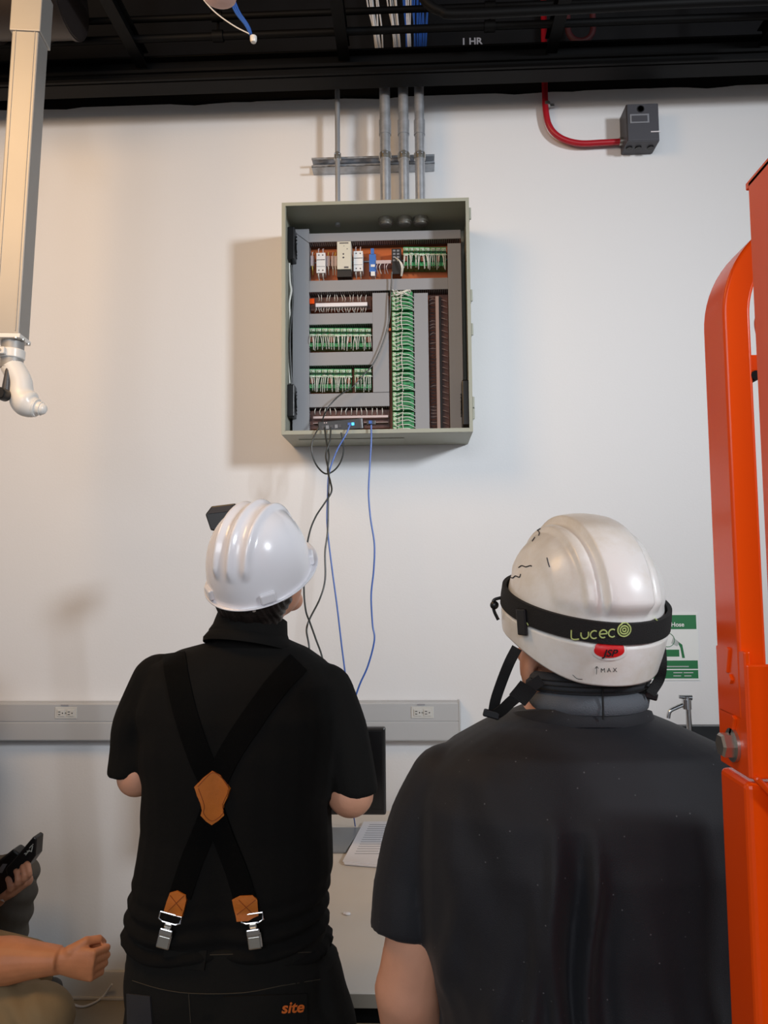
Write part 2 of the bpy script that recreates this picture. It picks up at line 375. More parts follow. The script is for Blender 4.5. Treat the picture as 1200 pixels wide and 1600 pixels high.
# ================================================================== RED CONDUIT + ALARM BOX
Yr = 3.07
t = thing('red_conduit', P(853, 165, Yr), 'red fire alarm conduit curving down the wall into the grey box', 'conduit')
mb = MB(); mb.tube(smoothpath([P(849, -20, Yr), P(850, 60, Yr), P(851, 130, Yr), P(853, 175, Yr), P(860, 200, Yr), P(877, 216, Yr), P(905, 224, Yr), P(940, 223, Yr), P(976, 221, Yr)], 8), .0125, 16); mb.build('pipe', 'red_pipe', t, smooth=True)
c = P(854, 163, Yr); mb = MB(); mb.cyl(c + Vector((0, 0, -.007)), c + Vector((0, 0, .007)), .015, 16); mb.box(c + Vector((.022, .008, 0)), (.022, .004, .013)); mb.build('clamp', 'steel', t, smooth=True)
c = P(973, 221, Yr); mb = MB(); mb.cyl(c + Vector((-.014, 0, 0)), c + Vector((.008, 0, 0)), .0165, 16); mb.build('connector', 'steel', t, smooth=True)
a = P(978, 168, 3.0); b2 = P(1031, 222, 3.0); cx = (a.x + b2.x) / 2; hw = (b2.x - a.x) / 2
t = thing('alarm_box', (cx, 3.05, b2.z), 'dark grey square alarm box high on the wall at the end of the red pipe', 'junction box')
zt, zbm = P(1005, 162, 3.0).z, P(1005, 221, 3.0).z
mb = MB(); mb.bb((cx - hw, 3.0, zbm), (cx + hw, 3.098, zt)); mb.build('housing', 'box_grey', t, bevel=.004)
mb = MB(); mb.bb((cx - hw + .003, 2.995, zbm + .003), (cx + hw - .003, 3.001, zt - .003)); mb.build('cover', 'box_grey', t, bevel=.002)
mb = MB(); mb.lathe([(.0145, -.003), (.0145, .002), (.011, .002), (.011, -.003)], (cx - .008, 2.996, zt - .025), (0, 1, 0)); mb.lathe([(.0, -.002), (.008, -.002), (.008, .002), (.0, .002)], (cx - .008, 2.996, zt - .025), (0, 1, 0)); mb.build('round_plug', 'black_plastic', t, smooth=True)
mb = MB(); mb.bb((cx - hw + .012, 2.992, zt - .085), (cx + .024, 2.996, zt - .047)); mb.build('window_frame', 'box_label', t, bevel=.001)
mb = MB(); mb.bb((cx - hw + .02, 2.990, zt - .079), (cx + .016, 2.993, zt - .055)); mb.build('window_label', 'box_grey', t)
mb = MB(); mb.bb((cx + hw - .036, 2.993, zbm + .034), (cx + hw + .002, 2.996, zbm + .038)); mb.build('white_mark', 'strip_white', t)
for x in (-hw + .02, -.008, hw - .024):
    mb = MB(); mb.cyl((cx + x, 3.045, zbm - .005), (cx + x, 3.045, zbm + .001), .013, 14); mb.build('knockout', 'black_plastic', t)

# ================================================================== CONTROL PANEL
YF, YB = 2.82, 3.098
YD = 2.985   # front plane of wire ducts
EX0, EX1 = P(440, 500, YF).x, P(736, 500, YF).x
EZ1, EZ0 = P(588, 313, YF).z, P(588, 677, YF).z
def sl(py): return .033 - (py - 315) * 3.6e-5
def Q(px, py, Y=YD):
    p2 = py + sl(py) * (px - 590); return Vector((P(px, 500, Y).x, Y, P(590, p2, Y).z))
en = thing('control_panel', ((EX0 + EX1) / 2, YB, EZ0), 'open grey-green wall enclosure full of terminal boards, ducts and wiring', 'control panel')
T_ = .003
mb = MB()
mb.bb((EX0, YF, EZ0), (EX0 + T_, YB, EZ1)); mb.bb((EX1 - T_, YF, EZ0), (EX1, YB, EZ1)); mb.bb((EX0, YF, EZ1 - T_), (EX1, YB, EZ1)); mb.bb((EX0, YF, EZ0), (EX1, YB, EZ0 + T_)); mb.bb((EX0, YB - T_, EZ0), (EX1, YB, EZ1))
mb.build('enclosure_body', 'enclosure', en, bevel=.001)
mb = MB(); L = .013; y0, y1 = YF - .002, YF + .004
mb.bb((EX0, y0, EZ0), (EX0 + L, y1, EZ1)); mb.bb((EX1 - L, y0, EZ0), (EX1, y1, EZ1)); mb.bb((EX0 + L, y0, EZ1 - L), (EX1 - L, y1, EZ1)); mb.bb((EX0 + L, y0, EZ0), (EX1 - L, y1, EZ0 + L))
mb.bb((EX0 + L, y0 + .002, EZ0 + L), (EX0 + L + .002, y1 + .014, EZ1 - L)); mb.bb((EX0 + L, y0 + .002, EZ0 + L), (EX1 - L, y1 + .014, EZ0 + L + .002))
mb.build('front_flange', 'enclosure', en)
for zz in (EZ1 - .06, (EZ0 + EZ1) / 2 + .07, (EZ0 + EZ1) / 2 - .06, EZ0 + .11, EZ0 + .07):
    mb = MB(); mb.cyl((EX1 + .003, YF + .006, zz - .022), (EX1 + .003, YF + .006, zz + .022), .005, 10); mb.box((EX1 + .001, YF + .016, zz), (.003, .016, .05)); mb.build('hinge', 'enclosure', en, smooth=True)
mb = MB(); mb.bb((EX0 + .05, YF + .1, EZ0 - .003), ((EX0 + EX1) / 2 + .1, YF + .16, EZ0)); mb.build('gland_plate', 'enclosure', en)
mb = MB(); bp0, bp1 = Q(456, 672), Q(724, 358); mb.bb((bp0.x, 3.055, EZ0 + .012), (bp1.x, 3.06, bp1.z)); mb.build('mounting_plate', 'orange_plate', en)
def duct(x0, y0_, x1, y1_, fan=0):
    a, b_ = Q(x0, y1_), Q(x1, y0_); horiz = (x1 - x0) > (y1_ - y0_)
    mb = MB(); mb.bb((a.x, YD, max(a.z, EZ0 + .005)), (b_.x, YD + .006, b_.z)); du = mb.build('wire_duct', 'wire_duct', en, bevel=.0012)
    mb = MB(); zz0 = max(a.z, EZ0 + .005)
    if horiz:
        n = int((b_.x - a.x) / .0085)
        for i in range(n):
            x = a.x + (i + .5) * (b_.x - a.x) / n
            mb.bb((x - .0026, YD + .006, zz0 + .001), (x + .0026, 3.055, b_.z - .001))
    else:
        n = int((b_.z - zz0) / .0085)
        for i in range(n):
            z = zz0 + (i + .5) * (b_.z - zz0) / n
            mb.bb((a.x + .001, YD + .006, z - .0026), (b_.x - .001, 3.055, z + .0026))
    mb.build('duct_fingers', 'wire_duct' if fan == 0 else 'duct_slot', du)
    mb = MB(); mb.bb((a.x + .004, YD + .01, zz0 + .004), (b_.x - .004, 3.054, b_.z - .004)); mb.build('duct_core', 'duct_slot', du)
duct(457, 358, 483, 674); duct(483, 358, 722, 379); duct(701, 379, 722, 674)
duct(483, 433, 701, 457); duct(483, 488, 582, 508); duct(483, 549, 582, 572); duct(483, 613, 607, 637)
duct(582, 457, 607, 613); duct(647, 457, 669, 674)
mb = MB(); a = Q(457, 361, YD - .0006); b2 = Q(483, 380, YD - .0006); mb.tube([a, b2], .0009, 5); mb.build('mitre_joint', 'slot', en)
def pbox(name, x0, y0_, x1, y1_, yf, m_, par=None, yb=3.054, **k):
    a, b_ = Q(x0, y1_, yf), Q(x1, y0_, yf); mb = MB(); mb.bb((a.x, yf, a.z), (b_.x, yb, b_.z)); return mb.build(name, m_, par or en, **k)
def rail(x0, y0_, x1, y1_): return pbox('din_rail', x0, y0_, x1, y1_, 3.045, 'galv')
rail(484, 404, 700, 412)
# circuit breakers
def breaker(x0, y0_, x1, y1_):
    o = pbox('circuit_breaker', x0, y0_, x1, y1_, 3.0, 'comp_white', bevel=.001)
    h = (y1_ - y0_)
    pbox('switch_slot', x0 + .5, y0_ + h * .33, x1 - .5, y0_ + h * .37, 2.999, 'slot', o, 3.001)
    pbox('switch_slot', x0 + .5, y0_ + h * .66, x1 - .5, y0_ + h * .69, 2.999, 'box_label', o, 3.001)
    for xx in (.28, .72):
        for yy in (.12, .86):
            c = Q(x0 + (x1 - x0) * xx, y0_ + h * yy, 2.999); mb = MB(); mb.cyl(c, c + Vector((0, .002, 0)), .0028, 8); mb.build('terminal_screw', 'box_grey', o)
    for xx in (.25, .75):
        c = Q(x0 + (x1 - x0) * xx, y1_, 3.01); mb = MB(); mb.tube(smoothpath([c, c + Vector((0, -.004, -.012)), c + Vector((0, .02, -.022))]), .0022, 6); mb.build('wire', 'wire_white', o)
        c = Q(x0 + (x1 - x0) * xx, y0_, 3.01); mb = MB(); mb.tube(smoothpath([c, c + Vector((0, -.002, .012)), c + Vector((0, .02, .024))]), .0022, 6); mb.build('wire', 'comp_pink', o)
breaker(494.5, 395, 508.5, 427); breaker(553, 392, 567.5, 424)
for x in (488, 513, 520, 524): # small terminals
    o = pbox('rail_terminal', x - 2.6, 400, x + 2.6, 416, 3.02, 'comp_pink', bevel=.0006)
    for yy, dz in ((400, .022), (416, -.03)):
        c = Q(x, yy, 3.02); mb = MB(); mb.tube(smoothpath([c, c + Vector((.002, -.004, dz * .5)), c + Vector((0, .02, dz))]), .002, 6); mb.build('wire', random.choice(['wire_white', 'wire_yellow', 'comp_pink']), o)
ps = pbox('power_supply', 527, 377, 549, 421, 2.965, 'comp_beige', bevel=.0015)
pbox('power_supply_base', 527, 421, 549.5, 433, 2.975, 'comp_black')
pbox('face_label', 531, 379, 545, 381, 2.9645, 'box_grey', ps, 2.966); pbox('face_label', 538, 416.5, 545, 419, 2.9645, 'box_grey', ps, 2.966)
for (x, y, r) in ((537, 397, .0035), (537, 402.5, .0038), (543, 389, .002), (538, 384.5, .0016)):
    c = Q(x, y, 2.9645); mb = MB(); mb.cyl(c, c + Vector((0, .002, 0)), r, 10); mb.build('knob', 'box_grey', ps)
o = pbox('surge_protector', 577.5, 397, 588, 425, 3.005, 'comp_blue', bevel=.001)
pbox('fuse_window', 580, 413, 586.5, 417, 3.003, 'comp_white', o, 3.006); pbox('foot', 580, 424, 586.5, 431, 3.0, 'comp_white', o); pbox('cap', 580, 388, 585, 397, 3.01, 'comp_blue', o)
o = pbox('fuse_strip', 588, 406, 612, 412, 3.0, 'comp_pink', bevel=.0006)
for x in (591, 596, 602, 607):
    for yy, dz in ((412, -.034),):
        c = Q(x, yy, 3.0); mb = MB(); mb.tube(smoothpath([c, c + Vector((random.uniform(-.008, .008), -.006, dz * .5)), c + Vector((0, .02, dz))]), .0016, 6); mb.build('wire', random.choice(['wire_white', 'comp_pink', 'red_pipe']), o)
o = pbox('controller_module', 613, 388, 628, 428, 2.995, 'comp_black', bevel=.001)
for i in range(4):
    for j in range(2): pbox('port', 615 + j * 6, 390 + i * 5, 619 + j * 6, 393 + i * 5, 2.994, 'box_label', o, 2.996)
mb = MB()
for k in range(5):
    mb.tube(smoothpath([Q(618 + k, 402 + k, 2.99), Q(624 + k, 406 + k, 2.975), Q(628 + k * .7, 418, 2.975), Q(627 + k * .5, 431, 3.0)]), .0016, 5)
mb.build('wiring', 'wire_white', o)
# green relay boards
def wires(par, specs, m_='wire_white', r=.0014):
    mb = MB()
    for pts in specs: mb.tube(smoothpath(pts, 4), r, 5)
    mb.build('wiring', m_, par, smooth=True)
def hboard(x0, y0_, x1, y1_, n, yf=2.99, wlen=.9, split=None):
    h = y1_ - y0_; dx = (x1 - x0) / n
    for i in range(n):
        xa = x0 + i * dx + .2; xb = x0 + (i + 1) * dx - .2
        o = pbox('relay_board', xa, y0_ + h * .04, xb, y1_ - h * .06, yf + .018, 'pcb', bevel=.0006)
        pbox('terminal_block', xa + .6, y0_ + h * .08, xb - .6, y0_ + h * .2, yf + .004, 'connector', o, yf + .019)
        pbox('terminal_block', xa + .6, y0_ + h * .32, xb - .6, y0_ + h * .42, yf + .004, 'connector', o, yf + .019)
        pbox('relay', xa + 1.6, y0_ + h * .44, xb - 1.6, y0_ + h * .66, yf + .002, 'pcb_dark' if i % 3 else 'wire_brown', o, yf + .019)
        pbox('terminal_block', xa + .4, y0_ + h * .70, xb - .4, y0_ + h * .86, yf, 'pcb', o, yf + .019)
        pbox('socket', xa + 2, y0_ + h * .22, xb - 2, y0_ + h * .31, yf + .012, 'pcb_dark', o, yf + .019)
        sp = []
        for q in range(3):
            xx = xa + (q + .6) * (xb - xa) / 3.3; j = random.uniform(-3, 3)
            sp.append([Q(xx, y0_ + h * .36, yf + .004), Q(xx + j * .4, y0_ + h * .42, yf - .010), Q(xx + j, y0_ + h * .66, yf - .012), Q(xx + j * 1.4, y0_ + h * random.uniform(.9, 1.03), yf + .01)])
            if q < 2: sp.append([Q(xx, y0_ + h * .14, yf + .004), Q(xx + 2, y0_ + h * .1, yf - .008), Q(xx + 4, y0_ + h * .2, yf + .0)])
        sp.append([Q(xa, y0_ + h * .36, yf - .004), Q((xa + xb) / 2, y0_ + h * (.36 + random.uniform(-.05, .05)), yf - .012), Q(xb + 1, y0_ + h * .37, yf - .004)])
        wires(o, sp)
pbox('din_rail', 484, 380, 700, 382, 3.03, 'comp_black')
hboard(631, 384, 699, 420, 8); hboard(483, 511, 580, 547, 10); hboard(483, 575, 549, 612, 7); hboard(553, 574, 580, 612, 3)
# vertical column of boards
nb = 7; yy0, yy1 = 455, 674
for i in range(nb):
    ya = yy0 + i * (yy1 - yy0) / nb + .6; yb_ = yy0 + (i + 1) * (yy1 - yy0) / nb - .6; yf = 2.97
    o = pbox('relay_board', 612, ya, 645, yb_, yf + .018, 'pcb', bevel=.0006)
    for k in range(4):
        y = ya + (k + .5) * (yb_ - ya) / 4
        pbox('terminal_block', 613, y - 2.6, 618, y + 2.6, yf + .006, 'connector', o, yf + .019)
        pbox('terminal_block', 620, y - 2.3, 623.5, y + 2.3, yf + .006, 'connector' if k % 2 else 'pcb', o, yf + .019)
        pbox('relay', 629, y - 2, 640, y + 1.6, yf + .004, 'pcb', o, yf + .019)
        pbox('socket', 624.5, y - 1.6, 627.5, y + 1.6, yf + .010, 'pcb_dark', o, yf + .019)
    sp = []
    for k in range(5):
        y = ya + (k + .4) * (yb_ - ya) / 5; j = random.uniform(-2, 2)
        sp.append([Q(620, y, yf + .004), Q(627, y + j * .4, yf - .012), Q(636, y + j, yf - .012), Q(642, y + 2 + j, yf - .004), Q(647, y + 5 + j * 1.6, yf + .014)])
        sp.append([Q(614, y - 1.5, yf + .006), Q(617, y + 1.5, yf - .010), Q(621, y + 2, yf - .008), Q(626, y - 1, yf + .005)])
    sp.append([Q(628, ya, yf - .006), Q(627, (ya + yb_) / 2, yf - .014), Q(629, yb_, yf - .006)])
    wires(o, sp, r=.0015)
sp = [[Q(611 + random.uniform(0, 32), 462, 2.965), Q(611 + random.uniform(2, 30), 455 + random.uniform(-3, 2), 2.955), Q(611 + random.uniform(2, 32), 458, 2.965)] for _ in range(10)]
wires(en, sp, r=.0013)
pbox('gap_filler', 645.5, 458, 647, 674, 3.0, 'slot')
# terminal strips
o = pbox('terminal_strip', 486, 463, 580, 486, 3.02, 'terminal_brown'); pbox('marker_strip', 493, 472, 574, 480, 3.0, 'strip_white', o, 3.021, bevel=.0008)
pbox('end_stop', 484, 467, 491, 475, 3.01, 'orange_paint', o)
sp = []
for i in range(20):
    x = 494 + i * 4.1; sp.append([Q(x, 481, 3.012), Q(x + random.uniform(-1, 1), 484, 3.0), Q(x + random.uniform(-2, 2), 488, 3.01)])
    if i % 3: sp.append([Q(x, 471, 3.012), Q(x + random.uniform(-1, 1), 467, 3.0), Q(x + random.uniform(-2, 2), 461, 3.01)])
wires(o, sp, r=.0013)
o = pbox('terminal_strip', 484, 640, 607, 671, 3.02, 'terminal_brown'); pbox('marker_strip', 489, 648.5, 605, 654.5, 2.995, 'comp_pink', o, 3.021, bevel=.0008); pbox('marker_strip', 489, 659, 605, 662, 2.995, 'comp_pink', o, 3.021)
sp = []
for i in range(14):
    x = 492 + i * 8; sp.append([Q(x, 648, 3.005), Q(x + random.uniform(-1, 1), 643, 2.99), Q(x + random.uniform(-2, 2), 638, 3.0)])
wires(o, sp, r=.0017)
o = pbox('terminal_strip', 671, 460, 700, 674, 3.025, 'terminal_brown'); pbox('marker_strip', 681, 462, 686, 674, 3.0, 'comp_pink', o, 3.026, bevel=.0008)
pbox('strip_groove', 686.5, 462, 689, 674, 3.01, 'slot', o, 3.026)
sp1, sp2 = [], []
for i in range(44):
    y = 463 + i * 4.8
    (sp1 if random.random() < .65 else sp2).append([Q(680, y, 3.012), Q(676, y + random.uniform(-1, 1), 3.0), Q(671, y + random.uniform(-1, 3), 3.012)])
    if i % 2: sp2.append([Q(690, y, 3.015), Q(694, y + 1, 3.005), Q(699, y + 3, 3.015)])
wires(o, sp1, 'wire_brown'); wires(o, sp2, 'comp_pink', r=.001)
# fans on the inner side walls
def fan(z1, z0, xw, s):
    mb = MB(); mb.bb((xw, 2.93, z0), (xw + s * .028, 3.04, z1)); o = mb.build('fan', 'black_plastic', en, bevel=.004)
    zc = (z1 + z0) / 2; mb = MB()
    for r in (.045, .032, .018):
        mb.tube([(xw + s * .03, 2.985 + r * math.cos(a), zc + r * math.sin(a)) for a in np.linspace(0, 2 * PI, 25)], .0014, 5)
    mb.build('fan_guard', 'black_steel', o)
fan(Q(450, 364).z, Q(450, 414).z, EX0 + T_, 1); fan(Q(450, 606).z, Q(450, 656).z, EX0 + T_, 1); fan(Q(730, 598).z, Q(730, 668).z, EX1 - T_, -1)
mb = MB(); mb.tube(smoothpath([Q(452, 412, 2.95), Q(453, 440, 2.95), Q(455, 455, 2.95), Q(452, 475, 2.95), Q(453, 500, 2.96), Q(451, 545, 2.96), Q(453, 600, 2.95)]), .004, 8); mb.build('fan_lead', 'wire_white', en, smooth=True)
mb = MB(); mb.tube(smoothpath([Q(455, 415, 2.95), Q(457, 470, 2.96), Q(453, 530, 2.95), Q(456, 610, 2.95)]), .0045, 8); mb.build('fan_lead', 'cable_black', en, smooth=True)
for px in (602, 631, 656):
    x = P(px, 250, 2.97).x; mb = MB(); mb.cyl((x, 2.97, EZ1 - .022), (x, 2.97, EZ1 - T_), .03, 20); mb.cyl((x, 2.97, EZ1 - .03), (x, 2.97, EZ1 - .02), .024, 20); mb.build('conduit_locknut', 'steel', en, smooth=True)
mb = MB(); c = Q(609, 515, YD - .012); mb.box(c, (.007, .008, .010)); mb.build('cable_marker', 'orange_plate', en)
# router-like box lying on the lip
YN = 2.86
a = P(497, 668, YN); b2 = P(567, 650, YN)
t = thing('network_box', ((a.x + b2.x) / 2, 2.9, EZ0 + .005), 'small black network box with blue light resting on the panel bottom lip', 'network box')
zf = EZ0 + .018; hz = .042; tilt = Matrix.Rotation(R(-4), 3, 'Y')
cen = Vector(((a.x + b2.x) / 2, 2.905, zf + hz / 2 + .002))
def NB(n_, c, s_, m_, **k):
    mb = MB(); mb.box(cen + tilt @ Vector(c), s_, tilt); return mb.build(n_, m_, t, **k)
wN = b2.x - a.x
NB('housing', (0, 0, 0), (wN, .09, hz), 'black_plastic', bevel=.003)
NB('side_panel', (wN / 2 - .008, 0, 0), (.012, .0915, hz + .001), 'device_grey', bevel=.003)
for i, xx in enumerate((-.066, -.05, -.033, -.016, -.002)): NB('port', (xx, -.046, -.004), (.011, .004, .013), 'box_label' if i in (1, 3) else 'box_grey')
for xx in (-.06, -.052): NB('screw', (xx, -.046, .013), (.004, .003, .004), 'comp_pink')
o = NB('status_light', (.047, -.0465, .0), (.009, .004, .009), 'led_blue')
o = NB('connector', (.034, -.047, .0), (.011, .01, .010), 'cable_blue')
# small black usb dongle with blue plug at right
t = thing('cable_coupler', P(580, 660, 2.88), 'small dark coupler where the right blue cable leaves the panel', 'coupler')
c = P(580, 661, 2.875); mb = MB(); mb.box(c, (.034, .02, .016)); mb.build('body', 'device_grey', t, bevel=.002)
mb = MB(); mb.box(c + Vector((-.002, -.012, 0)), (.012, .012, .012)); mb.build('plug', 'cable_blue', t)

# ================================================================== HANGING CABLES
def cable(name, pts, r, m_, lb, grp=None):
    mb = MB(); mb.tube(smoothpath(pts, 7), r, 8); return tag(mb.build(name, m_, smooth=True), lb, 'cable', grp)
def PP(l, ya, yb): n = len(l) - 1; return [P(x, y, ya + (yb - ya) * i / n) for i, (x, y) in enumerate(l)]
cable('blue_cable', PP([(580, 664), (580, 690), (578, 725), (576, 770), (579, 810), (585, 850), (584, 890), (580, 930), (582, 975), (585, 1000), (575, 1040), (560, 1075), (548, 1120), (543, 1190)], 2.80, 2.72), .0032, 'cable_blue', 'blue cable hanging alone at the right below the panel')
cable('blue_cable', PP([(547, 664), (540, 680), (526, 705), (514, 740), (512, 775), (511, 810), (513, 840), (519, 890), (527, 950), (534, 1010), (540, 1060), (545, 1130)], 2.80, 2.70), .0030, 'cable_blue', 'blue cable running among the black cables below the panel')
cable('black_cable', PP([(498, 668), (489, 686), (487, 705), (494, 726), (508, 740), (522, 735), (533, 720), (537, 700), (533, 676)], 2.80, 2.79), .0030, 'cable_black', 'black cable forming a round loop just under the panel')
cable('black_cable', PP([(507, 668), (510, 690), (514, 712), (512, 735), (516, 752), (518, 768), (508, 785), (493, 808), (483, 835), (476, 880), (475, 925), (478, 955), (484, 972), (494, 1000), (504, 1030), (510, 1080)], 2.80, 2.60), .0032, 'cable_black', 'black cable swinging left behind the smooth white hard hat')
cable('black_cable', PP([(517, 668), (515, 690), (509, 712), (514, 740), (513, 780), (512, 830), (508, 862), (508, 905), (500, 935), (484, 967), (479, 985), (483, 1010), (485, 1050)], 2.80, 2.62), .0032, 'cable_black', 'black cable hanging down the middle beside the blue one')
cable('panel_cable', [Q(613, 425, 2.96), Q(612, 445, 2.965), Q(610, 470, 2.965), Q(608, 500, 2.965), Q(600, 530, 2.965), Q(585, 565, 2.96), Q(566, 588, 2.95), Q(550, 605, 2.94), Q(530, 618, 2.93), Q(513, 636, 2.92), Q(505, 652, 2.90), P(503, 662, 2.87)], .0028, 'cable_black', 'black cable draped across the ducts inside the open panel')

# ================================================================== FUME ARM COLUMN
Yc = 2.25
def colx(px, py): return P(px, py, Yc)
pb_ = colx(30, 522); pt_ = colx(64, 0); W_ = .082
t = thing('extraction_arm', pb_, 'aluminium box column hanging from the ceiling with white swivel elbow', 'extraction arm')
ax = (pt_ - pb_); ax.y = 0; ax = ax / ax.z; zt_ = 4.7 - pb_.z
ry = Matrix.Rotation(R(7), 3, 'Z'); ex, ey = ry @ Vector((1, 0, 0)), ry @ Vector((0, 1, 0))
def cpt(u, v_, h): return pb_ + ex * u + ey * v_ + Vector((ax.x * h, 0, h))
def sq(h, g=0, w_=W_): return [cpt(g, -g, h), cpt(g, w_ + g, h), cpt(-w_ - g, w_ + g, h), cpt(-w_ - g, -g, h)]
mb = MB(); mb.rings([sq(0), sq(zt_)]); mb.build('column', 'alu', t, bevel=.004)
for u in (-.012, -W_ + .012):
    mb = MB(); mb.rings([[cpt(u + a, -.001 + b, h) for a, b in ((.0012, -.0012), (.0012, .002), (-.0012, .002), (-.0012, -.0012))] for h in (0.01, zt_)]); mb.build('profile_rib', 'alu', t)
mb = MB(); mb.rings([sq(-.012, .004), sq(.002, .004)]); mb.build('end_plate', 'white_plastic', t, bevel=.002)
hb = colx(70, 50).z - pb_.z
mb = MB(); mb.rings([sq(hb, .006), sq(hb + .16, .006)]); mb.build('mount_bracket', 'alu', t, bevel=.003)
for u, v_ in ((-.01, .0), (.004, .02), (.004, .065)):
    c = cpt(u, v_, -.014); mb = MB(); mb.cyl(c, c + Vector((0, 0, .004)), .006, 10); mb.build('screw', 'steel', t)
c0 = cpt(-W_ / 2 + .008, W_ / 2, -.012); dn = Vector((-.03, 0, -1)).normalized()
mb = MB(); mb.cyl(c0, c0 + dn * .085, .033, 28); mb.build('spigot', 'alu', t, smooth=True)
mb = MB(); mb.cyl(c0 + dn * .026, c0 + dn * .055, .037, 28); mb.box(c0 + dn * .04 + Vector((-.012, -.04, 0)), (.026, .02, .022)); mb.build('hose_clamp', 'white_plastic', t, smooth=True, bevel=.003)
c = c0 + dn * .04 + Vector((-.012, -.052, 0)); mb = MB(); mb.cyl(c, c + Vector((0, .006, 0)), .005, 6); mb.build('clamp_bolt', 'steel', t)
e1 = c0 + dn * .075; e = [e1, colx(21, 590) + Vector((0, .04, 0)), colx(23, 610) + Vector((0, .04, 0)), colx(28, 622) + Vector((0, .04, 0)), colx(38, 630) + Vector((0, .04, 0)), colx(48, 633) + Vector((0, .04, 0))]
sp_ = smoothpath(e, 6); n_ = len(sp_)
mb = MB(); mb.tube(sp_, [.034 + .009 * math.exp(-((i / n_ - .62) / .22) ** 2) - .008 * max(0, i / n_ - .7) / .3 for i in range(n_)], 28); mb.build('elbow', 'white_plastic', t, smooth=True)
c = sp_[-1]; dd = (sp_[-1] - sp_[-4]).normalized(); mb = MB(); mb.cyl(c - dd * .012, c - dd * .004, .030, 24); mb.cyl(c - dd * .004, c + dd * .014, .021, 24); mb.sphere(c + dd * .012, .019); mb.build('end_joint', 'white_plastic', t, smooth=True)
c = colx(6, 617) + Vector((0, -.012, 0)); mb = MB(); mb.lathe([(0, -.018), (.016, -.018), (.019, -.012), (.019, .02), (0, .02)], c, (0, 1, 0)); mb.build('knob', 'black_plastic', t, smooth=True)
c = colx(6, 600) + Vector((.002, .012, 0)); mb = MB(); mb.tube([c + Vector((.004, 0, .05)), c, c + Vector((-.003, 0, -.04))], [.008, .012, .014], 12); mb.build('lever', 'device_grey', t, smooth=True)

# ================================================================== RACEWAY
zr1, zr0 = P(400, 1098, 3.04).z, P(400, 1158, 3.04).z; xr = P(719, 1125, 3.04).x
t = thing('wall_raceway', (-1.2, 3.07, zr0), 'grey two-channel metal raceway running along the wall at desk height', 'raceway')
mb = MB(); mb.bb((-3.4, 3.04, zr0), (xr, 3.098, zr1)); mb.build('channel', 'raceway', t, bevel=.004)
zm = (zr0 + zr1) / 2
mb = MB(); mb.bb((-3.4, 3.038, zm + .002), (xr - .004, 3.042, zr1 - .004)); mb.build('upper_cover', 'raceway', t, bevel=.002)
mb = MB(); mb.bb((-3.4, 3.038, zr0 + .004), (xr - .004, 3.042, zm - .002)); mb.build('lower_cover', 'raceway', t, bevel=.002)
mb = MB(); mb.bb((xr - .006, 3.036, zr0 - .002), (xr + .002, 3.099, zr1 + .002)); mb.build('end_cap', 'raceway', t, bevel=.002)
for px in (103, 660):
    c = P(px, 1113, 3.037); c.z = zm + .036
    mb = MB(); mb.box(c, (.088, .004, .045)); ou = mb.build('outlet', 'outlet', t, bevel=.003)
    for s_ in (-1, 1):
        mb = MB(); mb.box(c + Vector((s_ * .019, -.003, 0)), (.03, .004, .028)); fc = mb.build('receptacle', 'outlet', ou, bevel=.004)
        mb = MB(); mb.box(c + Vector((s_ * .019 - .005, -.0055, .005)), (.008, .002, .0022)); mb.box(c + Vector((s_ * .019 - .005, -.0055, -.005)), (.008, .002, .0022)); mb.cyl(c + Vector((s_ * .019 + .008, -.0062, 0)), c + Vector((s_ * .019 + .008, -.004, 0)), .0025, 8); mb.build('slots', 'slot', ou)
    mb = MB(); mb.cyl(c + Vector((0, -.004, 0)), c + Vector((0, -.001, 0)), .003, 8); mb.build('screw', 'steel', ou)
    mb = MB(); mb.box(c + Vector((-.005, -.001, .030)), (.03, .002, .005)); mb.build('circuit_label', 'ink_grey', t)

# ================================================================== TABLE AND THINGS ON IT
ZTb = .74; TX0, TX1, TY0, TY1 = -.37, .55, 1.74, 3.02
t = thing('work_table', ((TX0 + TX1) / 2, 2.4, 0), 'pale white-topped work table standing against the wall between the two workers', 'table')
mb = MB(); mb.bb((TX0, TY0, ZTb - .03), (TX1, TY1, ZTb)); mb.build('table_top', 'table', t, bevel=.003)
mb = MB(); mb.bb((TX0, TY0 - .002, ZTb - .03), (TX1, TY0 + .004, ZTb - .002)); mb.build('edge_band', 'table_edge', t)
mb = MB(); mb.bb((TX0 + .05, TY0 + .05, ZTb - .09), (TX1 - .05, TY0 + .07, ZTb - .03)); mb.bb((TX0 + .05, TY1 - .07, ZTb - .09), (TX1 - .05, TY1 - .05, ZTb - .03)); mb.bb((TX0 + .05, TY0 + .05, ZTb - .09), (TX0 + .07, TY1 - .05, ZTb - .03)); mb.bb((TX1 - .07, TY0 + .05, ZTb - .09), (TX1 - .05, TY1 - .05, ZTb - .03)); mb.build('apron', 'black_steel', t)
for x in (TX0 + .07, TX1 - .07):
    for y in (TY0 + .07, TY1 - .07):
        mb = MB(); mb.bb((x - .02, y - .02, 0), (x + .02, y + .02, ZTb - .03)); mb.build('leg', 'black_steel', t, bevel=.003)
def TP(px, py, z=ZTb):
    d = CR @ Vector(((px - 600) / F, -(py - 800) / F, -1.0)); return CAM + d * ((z - CAM.z) / d.z)
